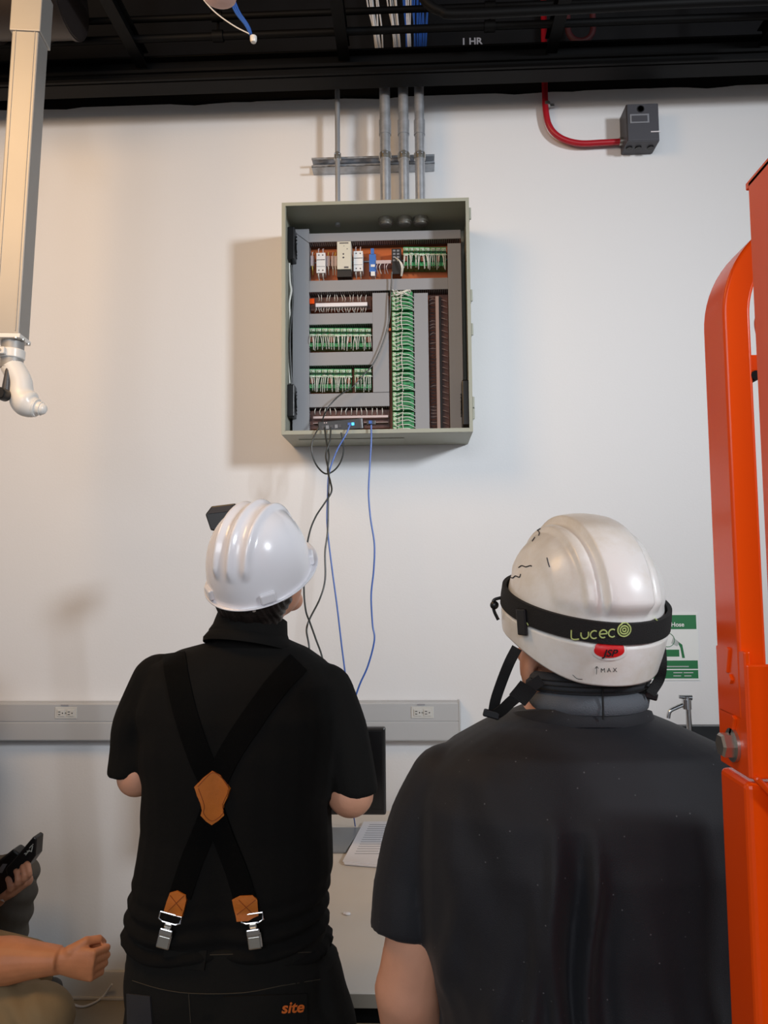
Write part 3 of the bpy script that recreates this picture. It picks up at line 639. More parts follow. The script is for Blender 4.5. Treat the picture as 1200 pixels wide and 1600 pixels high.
# monitor
Ym = 2.55; a = P(602, 1137, Ym); b2 = P(603, 1274, Ym); mw = .50
t = thing('monitor', (a.x - mw / 2, Ym + .1, ZTb), 'black computer monitor on the table mostly hidden behind the left worker', 'monitor')
mb = MB(); mb.bb((a.x - mw, Ym, b2.z), (a.x, Ym + .03, a.z)); mb.build('housing', 'black_plastic', t, bevel=.006)
mb = MB(); mb.bb((a.x - mw + .012, Ym - .002, b2.z + .02), (a.x - .012, Ym + .001, a.z - .012)); mb.build('screen', 'screen', t)
xm = a.x - mw * .5
mb = MB(); mb.bb((xm - .03, Ym + .03, ZTb + .01), (xm + .03, Ym + .06, a.z - .1)); mb.build('stand_neck', 'monitor_base', t, bevel=.004)
c1, c2, c3 = TP(566, 1296), TP(540, 1334), TP(480, 1334)
mb = MB(); mb.prism([(c2.x, c2.y, ZTb), (c1.x, c1.y, ZTb), (c3.x - .07, c1.y, ZTb), (c3.x - .07, c2.y, ZTb)], (0, 0, .008)); mb.build('stand_base', 'monitor_base', t, bevel=.003)
# papers
pc = [TP(571, 1289), TP(640, 1289), TP(600, 1357), TP(538, 1352)]
for k in range(5):
    dx, dy = (random.uniform(-.012, .012) if k else 0), (random.uniform(-.01, .01) if k else 0); z = ZTb + .0005 + k * .0022
    mb = MB(); mb.prism([(p.x + dx, p.y + dy, z) for p in pc][::-1], (0, 0, .0016))
    o = tag(mb.build('paper_sheet', 'paper'), 'printed paper sheet in the loose stack right of the monitor base' if k < 4 else 'top printed sheet of the loose paper stack right of the monitor', 'paper', 'loose papers on the table')
    if k == 4:
        mb = MB(); u = (pc[1] - pc[0]).normalized(); v_ = (pc[3] - pc[0]).normalized(); o_ = pc[0] + u * .02 + v_ * .03
        for r_ in range(14):
            ln = random.uniform(.06, .1); q = o_ + v_ * (.022 * r_); q.z = z + .0018
            mb.prism([q, q + u * ln, q + u * ln + v_ * .004, q + v_ * .004], (0, 0, .0004))
        mb.build('printed_lines', 'ink_grey', o)
c = TP(543, 1430); mb = MB(); mb.sphere(c + Vector((0, 0, .004)), (.009, .006, .004), 8, 6); mb.sphere(c + Vector((-.008, .004, .003)), (.005, .006, .003), 8, 6)
tag(mb.build('paper_scrap', 'paper', smooth=True), 'tiny crumpled white scrap alone on the table top', 'scrap')
mb = MB(); mb.tube(smoothpath([TP(548, 1210, 1.0), TP(551, 1260, .85), TP(555, 1291, ZTb + .004)]), .0022, 6); tag(mb.build('monitor_cable', 'cable_blue', smooth=True), 'short blue cable dropping onto the table below the monitor', 'cable')
# black head on stand behind the smooth hard hat
Ys = 2.35; c = P(349, 806, Ys)
t = thing('tripod_light', (c.x + .05, Ys, 0), 'black angular lamp head on a thin grey pole behind the smooth white hard hat', 'lamp')
mb = MB(); hh = [(-.049, .003), (-.030, .028), (.044, .036), (.040, .0), (.010, -.052), (-.032, -.046)]
mb.prism([(c.x + x, Ys - .03, c.z + z) for x, z in hh], (0, .09, 0)); mb.build('lamp_head', 'black_plastic', t, bevel=.004)
mb = MB(); mb.prism([(c.x + x, Ys - .033, c.z + z) for x, z in [(-.040, .004), (-.026, .024), (.036, .031), (.030, .012)]], (0, .006, 0)); mb.build('lamp_lens', 'duct_dark', t)
mb = MB(); mb.tube([(c.x - .018, Ys, c.z - .045), (c.x - .002, Ys, c.z - .14), (c.x + .07, Ys, .95), (c.x + .06, Ys, .45)], .011, 12); mb.build('pole', 'steel', t, smooth=True)
for k in range(3):
    an = R(90 + 120 * k); q = Vector((c.x + .06, Ys, .5)); mb = MB(); mb.tube([q, q + Vector((.12 * math.cos(an), .25 * math.sin(an), -.5 + .01))], .009, 8); mb.build('leg', 'steel', t)

# ================================================================== RIGHT SIDE: SIGN, COUNTER, FAUCET
Yg = YW - .004
def SG(px, py): q = P(px, py, Yg); return q
s1 = P(1088, 960, Yg); s0 = P(1088, 1062, Yg); sx1 = s1.x + .004; sx0 = sx1 - .255; sz1 = s1.z + .006; sz0 = s0.z - .003
t = thing('drench_hose_sign', ((sx0 + sx1) / 2, Yg, sz0), 'green and white drench hose safety sign on the wall beside the scuffed helmet', 'sign')
mb = MB(); mb.bb((sx0, Yg, sz0), (sx1, YW - .0005, sz1)); mb.build('board', 'sign_white', t)
def gbar(y0_, y1_, x0=None, x1=None):
    q0, q1 = P(1060, y1_, Yg).z, P(1060, y0_, Yg).z; mb = MB(); mb.bb((sx0 + .006 if x0 is None else x0, Yg - .001, q0), (sx1 - .006 if x1 is None else x1, Yg, q1)); return mb.build('green_band', 'sign_green', t)
g1 = gbar(961, 983); gbar(1032, 1045); gbar(1047, 1060)
q = P(1069, 976, Yg - .002); mb = MB(); vs, fs = textgeo('Drench Hose', .024, bold=.0005); mx = max(p.x for p in vs); mb.add([Vector((q.x - mx + p.x, Yg - .002, q.z + p.y)) for p in vs], fs)
q = P(1044, 967, Yg - .002); vs, fs = textgeo('Emergency', .024, bold=.0005); mx = max(p.x for p in vs); mb.add([Vector((q.x - mx + p.x, Yg - .002, q.z + p.y)) for p in vs], fs); mb.build('lettering', 'sign_white', t)
mb = MB(); random.seed(3)
for py, pxs in ((1041.5, (1030, 1076)), (1051, (1052, 1066)), (1051, (1068, 1083)), (1056, (1052, 1064)), (1056, (1069, 1080))):
    qa, qb = P(pxs[0], py, Yg), P(pxs[1], py, Yg); mb.bb((qa.x, Yg - .002, qa.z - .002), (qb.x, Yg - .001, qa.z + .002))
mb.build('fine_print', 'sign_grey', t)
qc = P(1043, 1000, Yg - .001); mb = MB(); mb.tube([qc + Vector((.027 * math.cos(a), 0, .027 * math.sin(a))) for a in np.linspace(0, 2 * PI, 33)], .0012, 6)
mb.build('figure_head', 'sign_green', t)
mb = MB(); f0, f1 = P(1022, 1026, Yg), P(1061, 1015, Yg); mb.bb((f0.x, Yg - .001, f0.z), (f1.x, Yg, f1.z)); q1, q2, q3, q4 = P(1057, 1002, Yg), P(1066, 1009, Yg), P(1069, 1030, Yg), P(1064, 1012, Yg)
mb.prism([q1 + Vector((0, -.001, .004)), q2 + Vector((0, -.001, .004)), P(1070, 1028, Yg) + Vector((0, -.001, 0)), P(1066, 1028, Yg) + Vector((0, -.001, 0)), P(1063, 1012, Yg) + Vector((0, -.001, 0))], (0, .001, 0)); mb.build('pictogram', 'sign_green', t)
mb = MB(); mb.prism([P(1052, 996, Yg - .001), P(1062, 1004, Yg - .001), P(1058, 1010, Yg - .001), P(1049, 1005, Yg - .001)], (0, .001, 0)); mb.build('pictogram_nozzle', 'sign_grey', t)
zc_ = P(1100, 1134, 3.07).z; xc0 = .78
t = thing('sink_counter', (1.6, 2.8, 0), 'black topped lab counter with backsplash against the wall at the right', 'counter')
mb = MB(); mb.bb((xc0, 2.42, .88), (2.4, 3.098, .92)); mb.build('countertop', 'counter_black', t, bevel=.003)
mb = MB(); mb.bb((xc0, 3.07, .92), (2.4, 3.098, zc_)); mb.build('backsplash', 'counter_black', t, bevel=.002)
mb = MB(); mb.bb((xc0 + .02, 2.46, .1), (2.38, 3.08, .88)); mb.build('cabinet_body', 'base', t)
for i in range(3):
    mb = MB(); mb.bb((xc0 + .04 + i * .52, 2.44, .12), (xc0 + .54 + i * .52, 2.462, .86)); dr = mb.build('door', 'base', t, bevel=.003)
    mb = MB(); mb.cyl((xc0 + .48 + i * .52, 2.425, .6), (xc0 + .48 + i * .52, 2.425, .76), .006, 8); mb.build('handle', 'steel', dr)
mb = MB(); Yf = 2.88; fb = P(1078, 1138, Yf); ft = P(1074, 1100, Yf)
t = thing('lab_faucet', (fb.x, Yf, .92), 'chrome swan-neck lab faucet on the black counter beside the sign', 'faucet')
mb = MB(); mb.cyl((fb.x, Yf, .92), (fb.x - .004, Yf, ft.z), .010, 16); mb.cyl((fb.x, Yf, .92), (fb.x, Yf, .94), .022, 20); mb.build('riser', 'chrome', t, smooth=True)
mb = MB(); q = P(1073, 1098, Yf); mb.cyl(q + Vector((0, 0, -.022)), q + Vector((0, 0, .012)), .0165, 16); mb.cyl(q + Vector((0, 0, .012)), q + Vector((0, 0, .022)), .011, 16); mb.build('valve_body', 'chrome', t, smooth=True)
mb = MB(); q2 = P(1072, 1090, Yf); mb.tube([q2 + Vector((-.026, 0, .003)), q2 + Vector((.02, 0, .0))], [.006, .010], 12); mb.build('handle', 'chrome', t, smooth=True)
mb = MB(); mb.tube(smoothpath([P(1070, 1100, Yf), P(1058, 1105, Yf), P(1048, 1110, Yf), P(1045, 1115, Yf), P(1044, 1122, Yf)]), .0075, 12); mb.build('spout', 'chrome', t, smooth=True)
# floor cable
mb = MB(); mb.tube(smoothpath([(P(175, 1538, 3.06)), TP(160, 1558, .01), TP(140, 1570, .006), TP(122, 1572, .006), TP(90, 1560, .006), TP(20, 1562, .006)]), .004, 6); tag(mb.build('floor_cable', 'cable_white', smooth=True), 'thin white cable trailing down the baseboard onto the floor', 'cable')

# ================================================================== PEOPLE
def unit(v): return Vector(v).normalized()
def ering(c, rx, ry, n=28, e=2.3, tilt=None):
    c = Vector(c); out = []
    for k in range(n):
        a = 2 * PI * k / n; ca, sa = math.cos(a), math.sin(a)
        p = Vector((rx * math.copysign(abs(ca) ** (2 / e), ca), ry * math.copysign(abs(sa) ** (2 / e), sa), 0))
        out.append(c + (tilt @ p if tilt is not None else p))
    return out
def hand(mb, W, yd, nd, xd, curl=(20, 25, 15), s=1.0, closed=False):
    W, yd, nd, xd = Vector(W), unit(yd), unit(nd), unit(xd)
    R_ = []
    for u, hw, ht in ((-.014, .029, .025), (.01, .033, .021), (.04, .039, .016), (.07, .041, .0145), (.086, .038, .012)):
        c = W + yd * u * s; R_.append([c + xd * hw * s * math.cos(a) + nd * ht * s * math.sin(a) for a in [2 * PI * k / 16 for k in range(16)]])
    mb.rings(R_)
    for j, (o, ls) in enumerate(((.030, .95), (.010, 1.06), (-.010, 1.0), (-.029, .8))):
        p = W + (yd * .078 + xd * o) * s; pts = [p - yd * .012 * s, p]; ang = 0
        for ln, cu in zip((.042, .026, .021), curl):
            ang += cu + j * 2; d = yd * math.cos(R(ang)) - nd * math.sin(R(ang)); p = p + d * ln * ls * s; pts.append(p)
        rr = [.0095 * s, .0102 * s, .0092 * s, .0088 * s, .0072 * s]; mb.tube(pts, rr, 12); mb.sphere(pts[-1], .0072 * s, 10, 6)
        for q, r_ in zip(pts[1:-1], rr[1:-1]): mb.sphere(q, r_ * 1.04, 10, 6)
    p = W + (yd * .018 + xd * .024) * s
    ds = [xd * .75 + yd * .65 - nd * .2, xd * .25 + yd * .9 - nd * .35, yd * .85 - nd * .5 - xd * .25] if not closed else [xd * .55 + yd * .75 - nd * .35, yd * .75 - nd * .65, yd * .2 - nd * .8 - xd * .6]
    pts = [p]
    for d, ln in zip(ds, (.042, .032, .026)): p = p + unit(d) * ln * s; pts.append(p)
    mb.tube(pts, [.016 * s, .012 * s, .0105 * s, .008 * s], 12); mb.sphere(pts[-1], .008 * s, 10, 6); mb.sphere(pts[0], .017 * s, 12, 8); mb.sphere(pts[1], .0124 * s, 12, 8)
def head(mb, C, Rm):
    def S(c, r): mb.sphere(C + Rm @ Vector(c), r, 24, 14, Rm)
    S((0, -.008, .035), (.076, .094, .083)); S((0, .03, -.03), (.060, .064, .072)); S((0, .066, -.088), (.030, .026, .022)); S((0, .078, .022), (.05, .018, .012))
    mb.tube([C + Rm @ Vector(p) for p in ((0, .088, .014), (0, .104, -.012), (0, .114, -.034))], [.007, .010, .0135], 12); S((0, .106, -.038), (.016, .013, .009))
    S((0, .092, -.060), (.024, .010, .006)); S((0, .090, -.070), (.022, .010, .006))
    for s_ in (-1, 1): S((s_ * .078, -.006, -.008), (.008, .019, .031)); S((s_ * .076, -.002, -.034), (.006, .010, .011)); S((s_ * .042, .062, -.022), (.022, .02, .018))
def eyes(root, C, Rm):
    for s_ in (-1, 1):
        mb = MB(); mb.sphere(C + Rm @ Vector((s_ * .031, .082, .0)), .0125); mb.build('eye', 'eye', root, smooth=True)
def limb(mb, pts, rr, n=16, cap=True):
    mb.tube(smoothpath(pts, 4), np.interp(np.linspace(0, 1, (len(pts) - 1) * 4 + 1 if len(pts) > 2 else 2), np.linspace(0, 1, len(rr)), rr), n)
    mb.sphere(pts[0], rr[0], n, 10)
    if cap: mb.sphere(pts[-1], rr[-1], n, 10)
def foot(mb, A, d):
    d = unit(d); mb.tube([A + Vector((0, 0, -.02)) - d * .05, A + Vector((0, 0, -.035)) + d * .05, A + Vector((0, 0, -.055)) + d * .16], [.042, .045, .034], 14); mb.sphere(A + Vector((0, 0, -.055)) + d * .16, .034)
def px_hit(bv, px, py, off=.001):
    d = (CR @ Vector(((px - 600) / F, -(py - 800) / F, -1.0))).normalized()
    h = bv.ray_cast(CAM, d)
    if h[0] is None: return None
    n_ = h[1] if h[1].dot(d) < 0 else -h[1]
    return h[0] + n_ * off, n_
def decal(name, poly, bv, m_, parent, th=.002, off=.0005, cuts=10):
    """a patch of material lying on the surface: a fine grid of quads inside the outline, pressed onto it, with thickness"""
    xs_ = [p[0] for p in poly]; ys_ = [p[1] for p in poly]; bm = bmesh.new()
    f = bm.faces.new([bm.verts.new((x, y, 0)) for x, y in poly]); step = max(max(xs_) - min(xs_), max(ys_) - min(ys_)) / cuts
    for k in range(1, 400):
        x = min(xs_) + k * step
        if x >= max(xs_): break
        bmesh.ops.bisect_plane(bm, geom=bm.verts[:] + bm.edges[:] + bm.faces[:], plane_co=(x, 0, 0), plane_no=(1, 0, 0))
    for k in range(1, 400):
        y = min(ys_) + k * step
        if y >= max(ys_): break
        bmesh.ops.bisect_plane(bm, geom=bm.verts[:] + bm.edges[:] + bm.faces[:], plane_co=(0, y, 0), plane_no=(0, 1, 0))
    bm.verts.index_update(); lo, hi, last = [], [], None
    bedges = [(e.verts[0].index, e.verts[1].index) for e in bm.edges if len(e.link_faces) == 1]
    fs = [tuple(v_.index for v_ in f.verts) for f in bm.faces]
    for v_ in bm.verts:
        h = px_hit(bv, v_.co.x, v_.co.y, 0) or last
        last = h; lo.append(h[0] - h[1] * .001); hi.append(h[0] + h[1] * (off + th))
    n = len(lo); bm.free(); mb = MB()
    mb.add(lo + hi, [f[::-1] for f in fs] + [tuple(i + n for i in f) for f in fs] + [(a, b, b + n, a + n) for a, b in bedges])
    return mb.build(name, m_, parent, smooth=50)
def onsurf(bv, pts, off=.001, dens=3):
    out = []
    q = smoothpath([(x, y, 0) for x, y in pts], dens) if len(pts) > 2 else [Vector((pts[0][0] + (pts[1][0] - pts[0][0]) * t, pts[0][1] + (pts[1][1] - pts[0][1]) * t, 0)) for t in np.linspace(0, 1, 12)]
    for p in q:
        h = px_hit(bv, p.x, p.y, off)
        if h: out.append(h)
    return out
def stitch(par, bv, pts, m_='stitch', r=.0007, name='stitching'):
    h = onsurf(bv, pts, .0006)
    if len(h) > 1: mb = MB(); mb.tube([p for p, _ in h], r, 5); return mb.build(name, m_, par)

# ---------------------------------------------------------- LEFT WORKER
Y1 = 1.56
def r1(x0, x1, py, ry, dy=0, k=1.0, Y=Y1, e=2.4, zo=0):
    a, b_ = P(x0, py, Y), P(x1, py, Y); return ering((.5 * (a.x + b_.x), Y + dy, .5 * (a.z + b_.z) + zo), (b_.x - a.x) / 2 * k, ry * k, e=e)
hy, hp = R(-15), R(33)
HR1 = Matrix.Rotation(R(5), 3, 'Y') @ Matrix.Rotation(hy, 3, 'Z') @ Matrix.Rotation(hp, 3, 'X')
HC1 = P(404, 903, Y1 + .0); HRh = Matrix.Rotation(R(-32), 3, 'Z') @ Matrix.Rotation(R(26), 3, 'X')
m1 = thing('person', (P(385, 1200, Y1).x, Y1, 0), 'person in black polo, suspenders and smooth white hard hat looking up at the panel', 'person')
nb_ = P(388, 1000, Y1)
tor = [(352, 425, 985, .062, .01), (330, 450, 1002, .075, .01), (280, 480, 1015, .088, .01), (240, 510, 1035, .100, .0), (226, 528, 1065, .118, -.005), (224, 532, 1110, .132, -.01), (226, 530, 1160, .138, -.01), (228, 524, 1220, .138, -.005), (228, 517, 1290, .132, .0), (216, 520, 1350, .132, 0), (208, 512, 1400, .132, 0), (203, 509, 1440, .134, 0), (203, 511, 1466, .132, 0)]
aL = dict(sh=P(256, 1080, Y1), el=P(214, 1213, Y1 - .02), wr=P(290, 1175, Y1 + .25))
aR = dict(sh=P(514, 1085, Y1), el=P(548, 1240, Y1 - .02), wr=P(490, 1205, Y1 + .24))
mb = MB(); mb.rings([r1(*t_, k=.84) for t_ in tor] + [r1(203, 511, 1540, .125, k=.84), r1(206, 505, 1610, .12, k=.84)])
mb.tube([nb_ + Vector((0, .02, -.06)), nb_ + Vector((0, .015, 0)), HC1 + HRh @ Vector((0, -.02, -.04))], [.075, .060, .056], 20)
head(mb, HC1, HRh)
limb(mb, [aL['sh'], aL['sh'] * .5 + P(222, 1140, Y1) * .5, aL['el']], [.04, .038, .034]); limb(mb, [aL['el'], aL['wr']], [.040, .027]); limb(mb, [aR['sh'], aR['el']], [.042, .042]); limb(mb, [aR['el'], aR['wr']], [.046, .028])
hand(mb, aL['wr'], (.5, .8, .1), (-.3, .0, 1), (.8, -.5, .1), (25, 35, 25)); hand(mb, aR['wr'], (-.5, .8, .1), (.3, 0, 1), (-.8, -.5, .1), (25, 35, 25))
cx1 = P(372, 1600, Y1).x; zk = .48
for s_ in (-1, 1):
    A = Vector((cx1 + s_ * .12, Y1 - .01, .09)); limb(mb, [Vector((cx1 + s_ * .095, Y1, .80)), Vector((cx1 + s_ * .11, Y1 + .015, zk)), A], [.092, .058, .04]); foot(mb, A, (s_ * .15, 1, 0))
bd = mb.build('body', 'skin', m1); remesh(bd, .0055, 5); eyes(m1, HC1, HRh)
# polo
mb = MB(); mb.rings([r1(*t_) for t_ in tor])
limb(mb, [P(252, 1068, Y1), P(220, 1125, Y1), P(210, 1170, Y1 - .01), P(204, 1213, Y1 - .015)], [.060, .054, .048, .044], cap=False)
limb(mb, [P(508, 1082, Y1), P(530, 1140, Y1), P(543, 1190, Y1 - .01), P(551, 1242, Y1 - .015)], [.058, .057, .053, .050], cap=False)
hx = P(355, 1450, Y1).x; z0w, z1w = P(355, 1470, Y1).z, P(355, 1350, Y1).z
def d1(co, nr):
    x, y, z = co.T; wz = np.clip((z1w - z) / (z1w - z0w), 0, 1) ** 1.2 * (z < z1w + .1)
    side = np.clip(np.abs(x - hx) / .19, 0, 1)
    f = .011 * wz * (.4 + .65 * side) * np.sin(z * 2 * PI / .034 + 2.2 * np.sin(x * 11) + 1.3 * np.sin(x * 23 + 1))
    f += .003 * np.sin(x * 38 + z * 30) * gauss(z, P(0, 1250, Y1).z, .12) * side
    f += .004 * np.sin((np.abs(x - hx) * .7 + z) * 60) * gauss(np.abs(x - hx), .17, .05) * gauss(z, P(0, 1130, Y1).z, .10)
    f += -.010 * gauss(x, hx + .02, .03) * np.clip((P(0, 1040, Y1).z - z) / .15, 0, 1) * (nr[:, 1] < 0)
    f += .004 * gauss(z, z0w + .004, .008) * 1.0
    return f
sh = mb.build('polo_shirt', 'polo', m1); remesh(sh, .005, 5, d1); B1 = bvh(sh)
def collar(par, c, rx, ry, prof, tilt, m_, name='collar', a0=0, a1=360):
    n = 60; R_ = []
    for k in range(n + 1):
        a = R(a0 + (a1 - a0) * k / n); R_.append([c + tilt @ Vector(((rx + dr) * math.cos(a), (ry + dr) * math.sin(a), dz)) for dr, dz in prof])
    mb = MB(); mb.rings(R_); return mb.build(name, m_, par, smooth=50)
tl = Matrix.Rotation(R(7), 3, 'Y') @ Matrix.Rotation(R(-14), 3, 'X')
collar(sh, P(390, 992, Y1 + .0), .068, .070, [(.012, -.012), (.014, -.002), (.008, .010), (.003, .036), (-.001, .038), (-.004, .036), (-.004, -.012)], tl, 'polo')
collar(sh, P(390, 1000, Y1 + .0), .075, .077, [(.016, -.016), (.017, -.008), (.006, .010), (.0, .012), (-.004, -.012)], tl, 'polo', 'collar_fold')
# hair
mb = MB(); 
for c, r in (((0, -.03, -.015), (.080, .082, .070)), ((0, -.055, -.055), (.064, .052, .040)), ((0, -.02, .02), (.081, .09, .06))): mb.sphere(HC1 + HR1 @ Vector(c), r, 24, 14, HR1)
hr = mb.build('hair', 'hair', m1)
remesh(hr, .004, 4, lambda co, nr: .0022 * np.sin(co[:, 0] * 420 + 3 * np.sin(co[:, 2] * 60)) * np.sin(co[:, 2] * 90 + co[:, 0] * 200))
# trousers
mb = MB(); mb.rings([r1(207, 509, 1436, .128), r1(205, 510, 1475, .130), r1(202, 512, 1520, .135), r1(200, 520, 1570, .138), r1(199, 528, 1612, .135), r1(205, 525, 1660, .125)])
for s_ in (-1, 1): limb(mb, [Vector((cx1 + s_ * .098, Y1, .78)), Vector((cx1 + s_ * .112, Y1 + .01, zk)), Vector((cx1 + s_ * .12, Y1 - .01, .1))], [.112, .092, .078])
mb.tube([P(508, 1490, Y1), P(522, 1560, Y1), P(532, 1640, Y1)], [(.02, .05), (.032, .06), (.036, .06)], 16)
tr = mb.build('work_trousers', 'trousers', m1)
def d1t(co, nr):
    x, y, z = co.T; return .003 * np.sin(z * 55 + 4 * np.sin(x * 9)) * np.clip((.93 - z) / .1, 0, 1) + .004 * gauss(x, P(355, 1550, Y1).x, .012) * -1 * (nr[:, 1] < 0) * (z < .86) + .002 * gauss(z, P(0, 1490, Y1).z, .003)
remesh(tr, .006, 4, d1t); BT = bvh(tr)
for s_ in (-1, 1):
    A = Vector((cx1 + s_ * .12, Y1 - .01, .09)); mb = MB(); mb.tube([A + Vector((0, -.055, -.035)), A + Vector((s_ * .01, .06, -.035)), A + Vector((s_ * .03, .19, -.05))], [(.045, .052), (.05, .052), (.042, .036)], 16); mb.sphere(A + Vector((s_ * .03, .19, -.05)), (.044, .04, .036)); mb.sphere(A + Vector((0, -.055, -.035)), (.045, .03, .052)); mb.build('boot', 'shoe', m1, smooth=True)
decal('pocket', [(200, 1552), (236, 1556), (242, 1640), (202, 1640)], BT, 'trouser_pocket', tr, .003)
decal('pocket', [(350, 1556), (478, 1552), (480, 1640), (356, 1640)], BT, 'trousers', tr, .003)
decal('pocket_flap', [(257, 1452), (328, 1456), (320, 1515), (258, 1510)], BT, 'trousers', tr, .004)
for pts in (((207, 1532), (250, 1545), (300, 1552), (380, 1551), (440, 1540), (500, 1530)), ((258, 1509), (319, 1514)), ((350, 1560), (478, 1556)), ((295, 1553), (298, 1598)), ((326, 1460), (319, 1514)), ((328, 1492), (508, 1487))): stitch(tr, BT, pts)
BT2 = bvh(tr)
def text_on(par, bv, s, cx_, cy_, sz, m_, ang=0, off=.0012, name='lettering', **k):
    vs, fs = textgeo(s, sz, **k); mb = MB(); out = []
    for p in vs:
        x = p.x * math.cos(ang) - p.y * math.sin(ang); y = p.x * math.sin(ang) + p.y * math.cos(ang)
        h = px_hit(bv, cx_ + x, cy_ - y, off); out.append(h[0] if h else Vector((0, 0, 0)))
    mb.add(out, fs); return mb.build(name, m_, par)
text_on(tr, BT2, 'site', 455, 1573, 24, 'logo_orange', R(3), .0045, shear=.25, bold=.6)
# suspenders
sus = D.objects.new('suspenders', None); COL.objects.link(sus); sus.parent = m1; WL['suspenders'] = WL[m1.name]
def strap_on(par, bv, pts, wpx, m_, name, th=.0022, Y=Y1, n=14):
    q = smoothpath([(x, y, 0) for x, y in pts], 6); L_, H_ = [], []
    R_ = []
    for i, p in enumerate(q):
        d = (q[min(i + 1, len(q) - 1)] - q[max(i - 1, 0)]).normalized(); sd = Vector((-d.y, d.x, 0)); row = []
        for k in range(7):
            u = (k / 6 - .5) * wpx; h = px_hit(bv, p.x + sd.x * u, p.y + sd.y * u, 0)
            row.append(h)
        if all(row): R_.append([h[0] + h[1] * (th + .0012) for h in row] + [h[0] - h[1] * .001 for h in row[::-1]])
    mb = MB(); mb.rings(R_); return mb.build(name, m_, par, smooth=50)
strap_on(sus, B1, [(272, 1022), (278, 1060), (292, 1120), (312, 1180), (330, 1222)], 36, 'webbing', 'strap')
strap_on(sus, B1, [(466, 1036), (430, 1075), (390, 1130), (358, 1180), (336, 1225)], 36, 'webbing', 'strap', th=.0026)
strap_on(sus, B1, [(334, 1255), (318, 1300), (300, 1345), (282, 1400)], 34, 'webbing', 'strap')
strap_on(sus, B1, [(330, 1255), (350, 1310), (370, 1360), (384, 1405)], 34, 'webbing', 'strap', th=.0026)
pp = decal('leather_patch', [(305, 1228), (318, 1214), (332, 1203), (346, 1210), (361, 1232), (357, 1245), (351, 1256), (350, 1266), (352, 1272), (342, 1280), (331, 1287), (322, 1281), (314, 1272), (316, 1264), (314, 1254), (309, 1242)], B1, 'leather', sus, .0045, .002, 14)
BP = bvh(pp); stitch(pp, BP, [(309, 1229), (320, 1217), (332, 1207), (345, 1214), (357, 1233), (348, 1256), (348, 1271), (331, 1283), (318, 1271), (319, 1258), (310, 1232)], 'leather_dark', .0006)
def clip(pts, cx_, cy_, ang):
    lt = decal('leather_tab', pts, B1, 'leather', sus, .0045, .002, 8); b3 = bvh(lt)
    xa = min(p[0] for p in pts) + 5; xb = max(p[0] for p in pts) - 5; ya = min(p[1] for p in pts) + 9; yb = max(p[1] for p in pts) - 9
    stitch(lt, b3, [(xa + 3, ya), (xb - 3, yb)], 'leather_dark', .0006); stitch(lt, b3, [(xb, ya), (xa, yb)], 'leather_dark', .0006)
    h = px_hit(B1, cx_, cy_, .008) or px_hit(BT2, cx_, cy_, .008); c = h[0]; n_ = Vector((0, -1, 0))
    rt = Matrix.Rotation(ang, 3, 'Y')
    def bp(n__, o_, s__, m_='chrome', bv_=.0015, par=None): mb = MB(); mb.box(c + rt @ Vector(o_), s__, rt); return mb.build(n__, m_, par or sus, bevel=bv_)
    mb = MB(); w2 = .020
    mb.tube([c + rt @ Vector(p) for p in ((-w2, 0, .034), (-w2, 0, .022), (-.012, 0, .018), (.012, 0, .018), (w2, 0, .022), (w2, 0, .034), (-w2, 0, .034))], .0018, 8); mb.build('ring', 'chrome', sus, smooth=True)
    cl = bp('clip', (0, -.002, -.012), (.026, .007, .030), 'chrome', .004)
    bp('clip_lever', (0, -.006, .004), (.024, .005, .012), 'chrome', .002, cl); bp('clip_neck', (0, 0, .012), (.014, .006, .012), 'steel', .002, cl)
    bp('clip_plate', (0, -.006, -.014), (.021, .002, .020), 'steel', .003, cl)
clip([(258, 1422), (268, 1393), (279, 1390), (292, 1397), (293, 1405), (286, 1432), (272, 1429)], 263, 1452, R(14))
clip([(365, 1404), (376, 1398), (395, 1397), (402, 1404), (404, 1430), (388, 1437), (372, 1438)], 397, 1459, R(-8))

# ---------------------------------------------------------- HELMETS
def shell(name, par, O, Rm, a, b_, zfun, rfun, m_, NT=144, NV=56, thick=.0025, dispf=None):
    pts = []
    for i in range(NV + 1):
        v_ = i / NV; row = []
        for j in range(NT):
            th = 2 * PI * j / NT; z = zfun(v_, th); s_ = rfun(v_, z, th)
            x, y = a * s_ * math.sin(th), -b_ * s_ * math.cos(th); p = Vector((x, y, z))
            if dispf: n_ = Vector((x / a / a, y / b_ / b_, max(z, 0) / .02 + 1e-6)).normalized(); p += n_ * dispf(x, y, z, th)
            row.append(O + Rm @ p)
        pts.append(row)
    mb = MB(); mb.rings(pts, True, False); n = len(mb.v); c = sum(pts[-1], Vector()) / NT; k0 = NV * NT
    mb.add([c], []); mb.f += [(k0 + j, k0 + (j + 1) % NT, n) for j in range(NT)]
    o = mb.build(name, m_, par); o.data.polygons.foreach_set('use_smooth', [True] * len(o.data.polygons))
    sd = o.modifiers.new('s', 'SOLIDIFY'); sd.thickness = thick; sd.offset = -1; return o
def sstep(a, b_, x): t = min(1, max(0, (x - a) / (b_ - a))); return t * t * (3 - 2 * t)
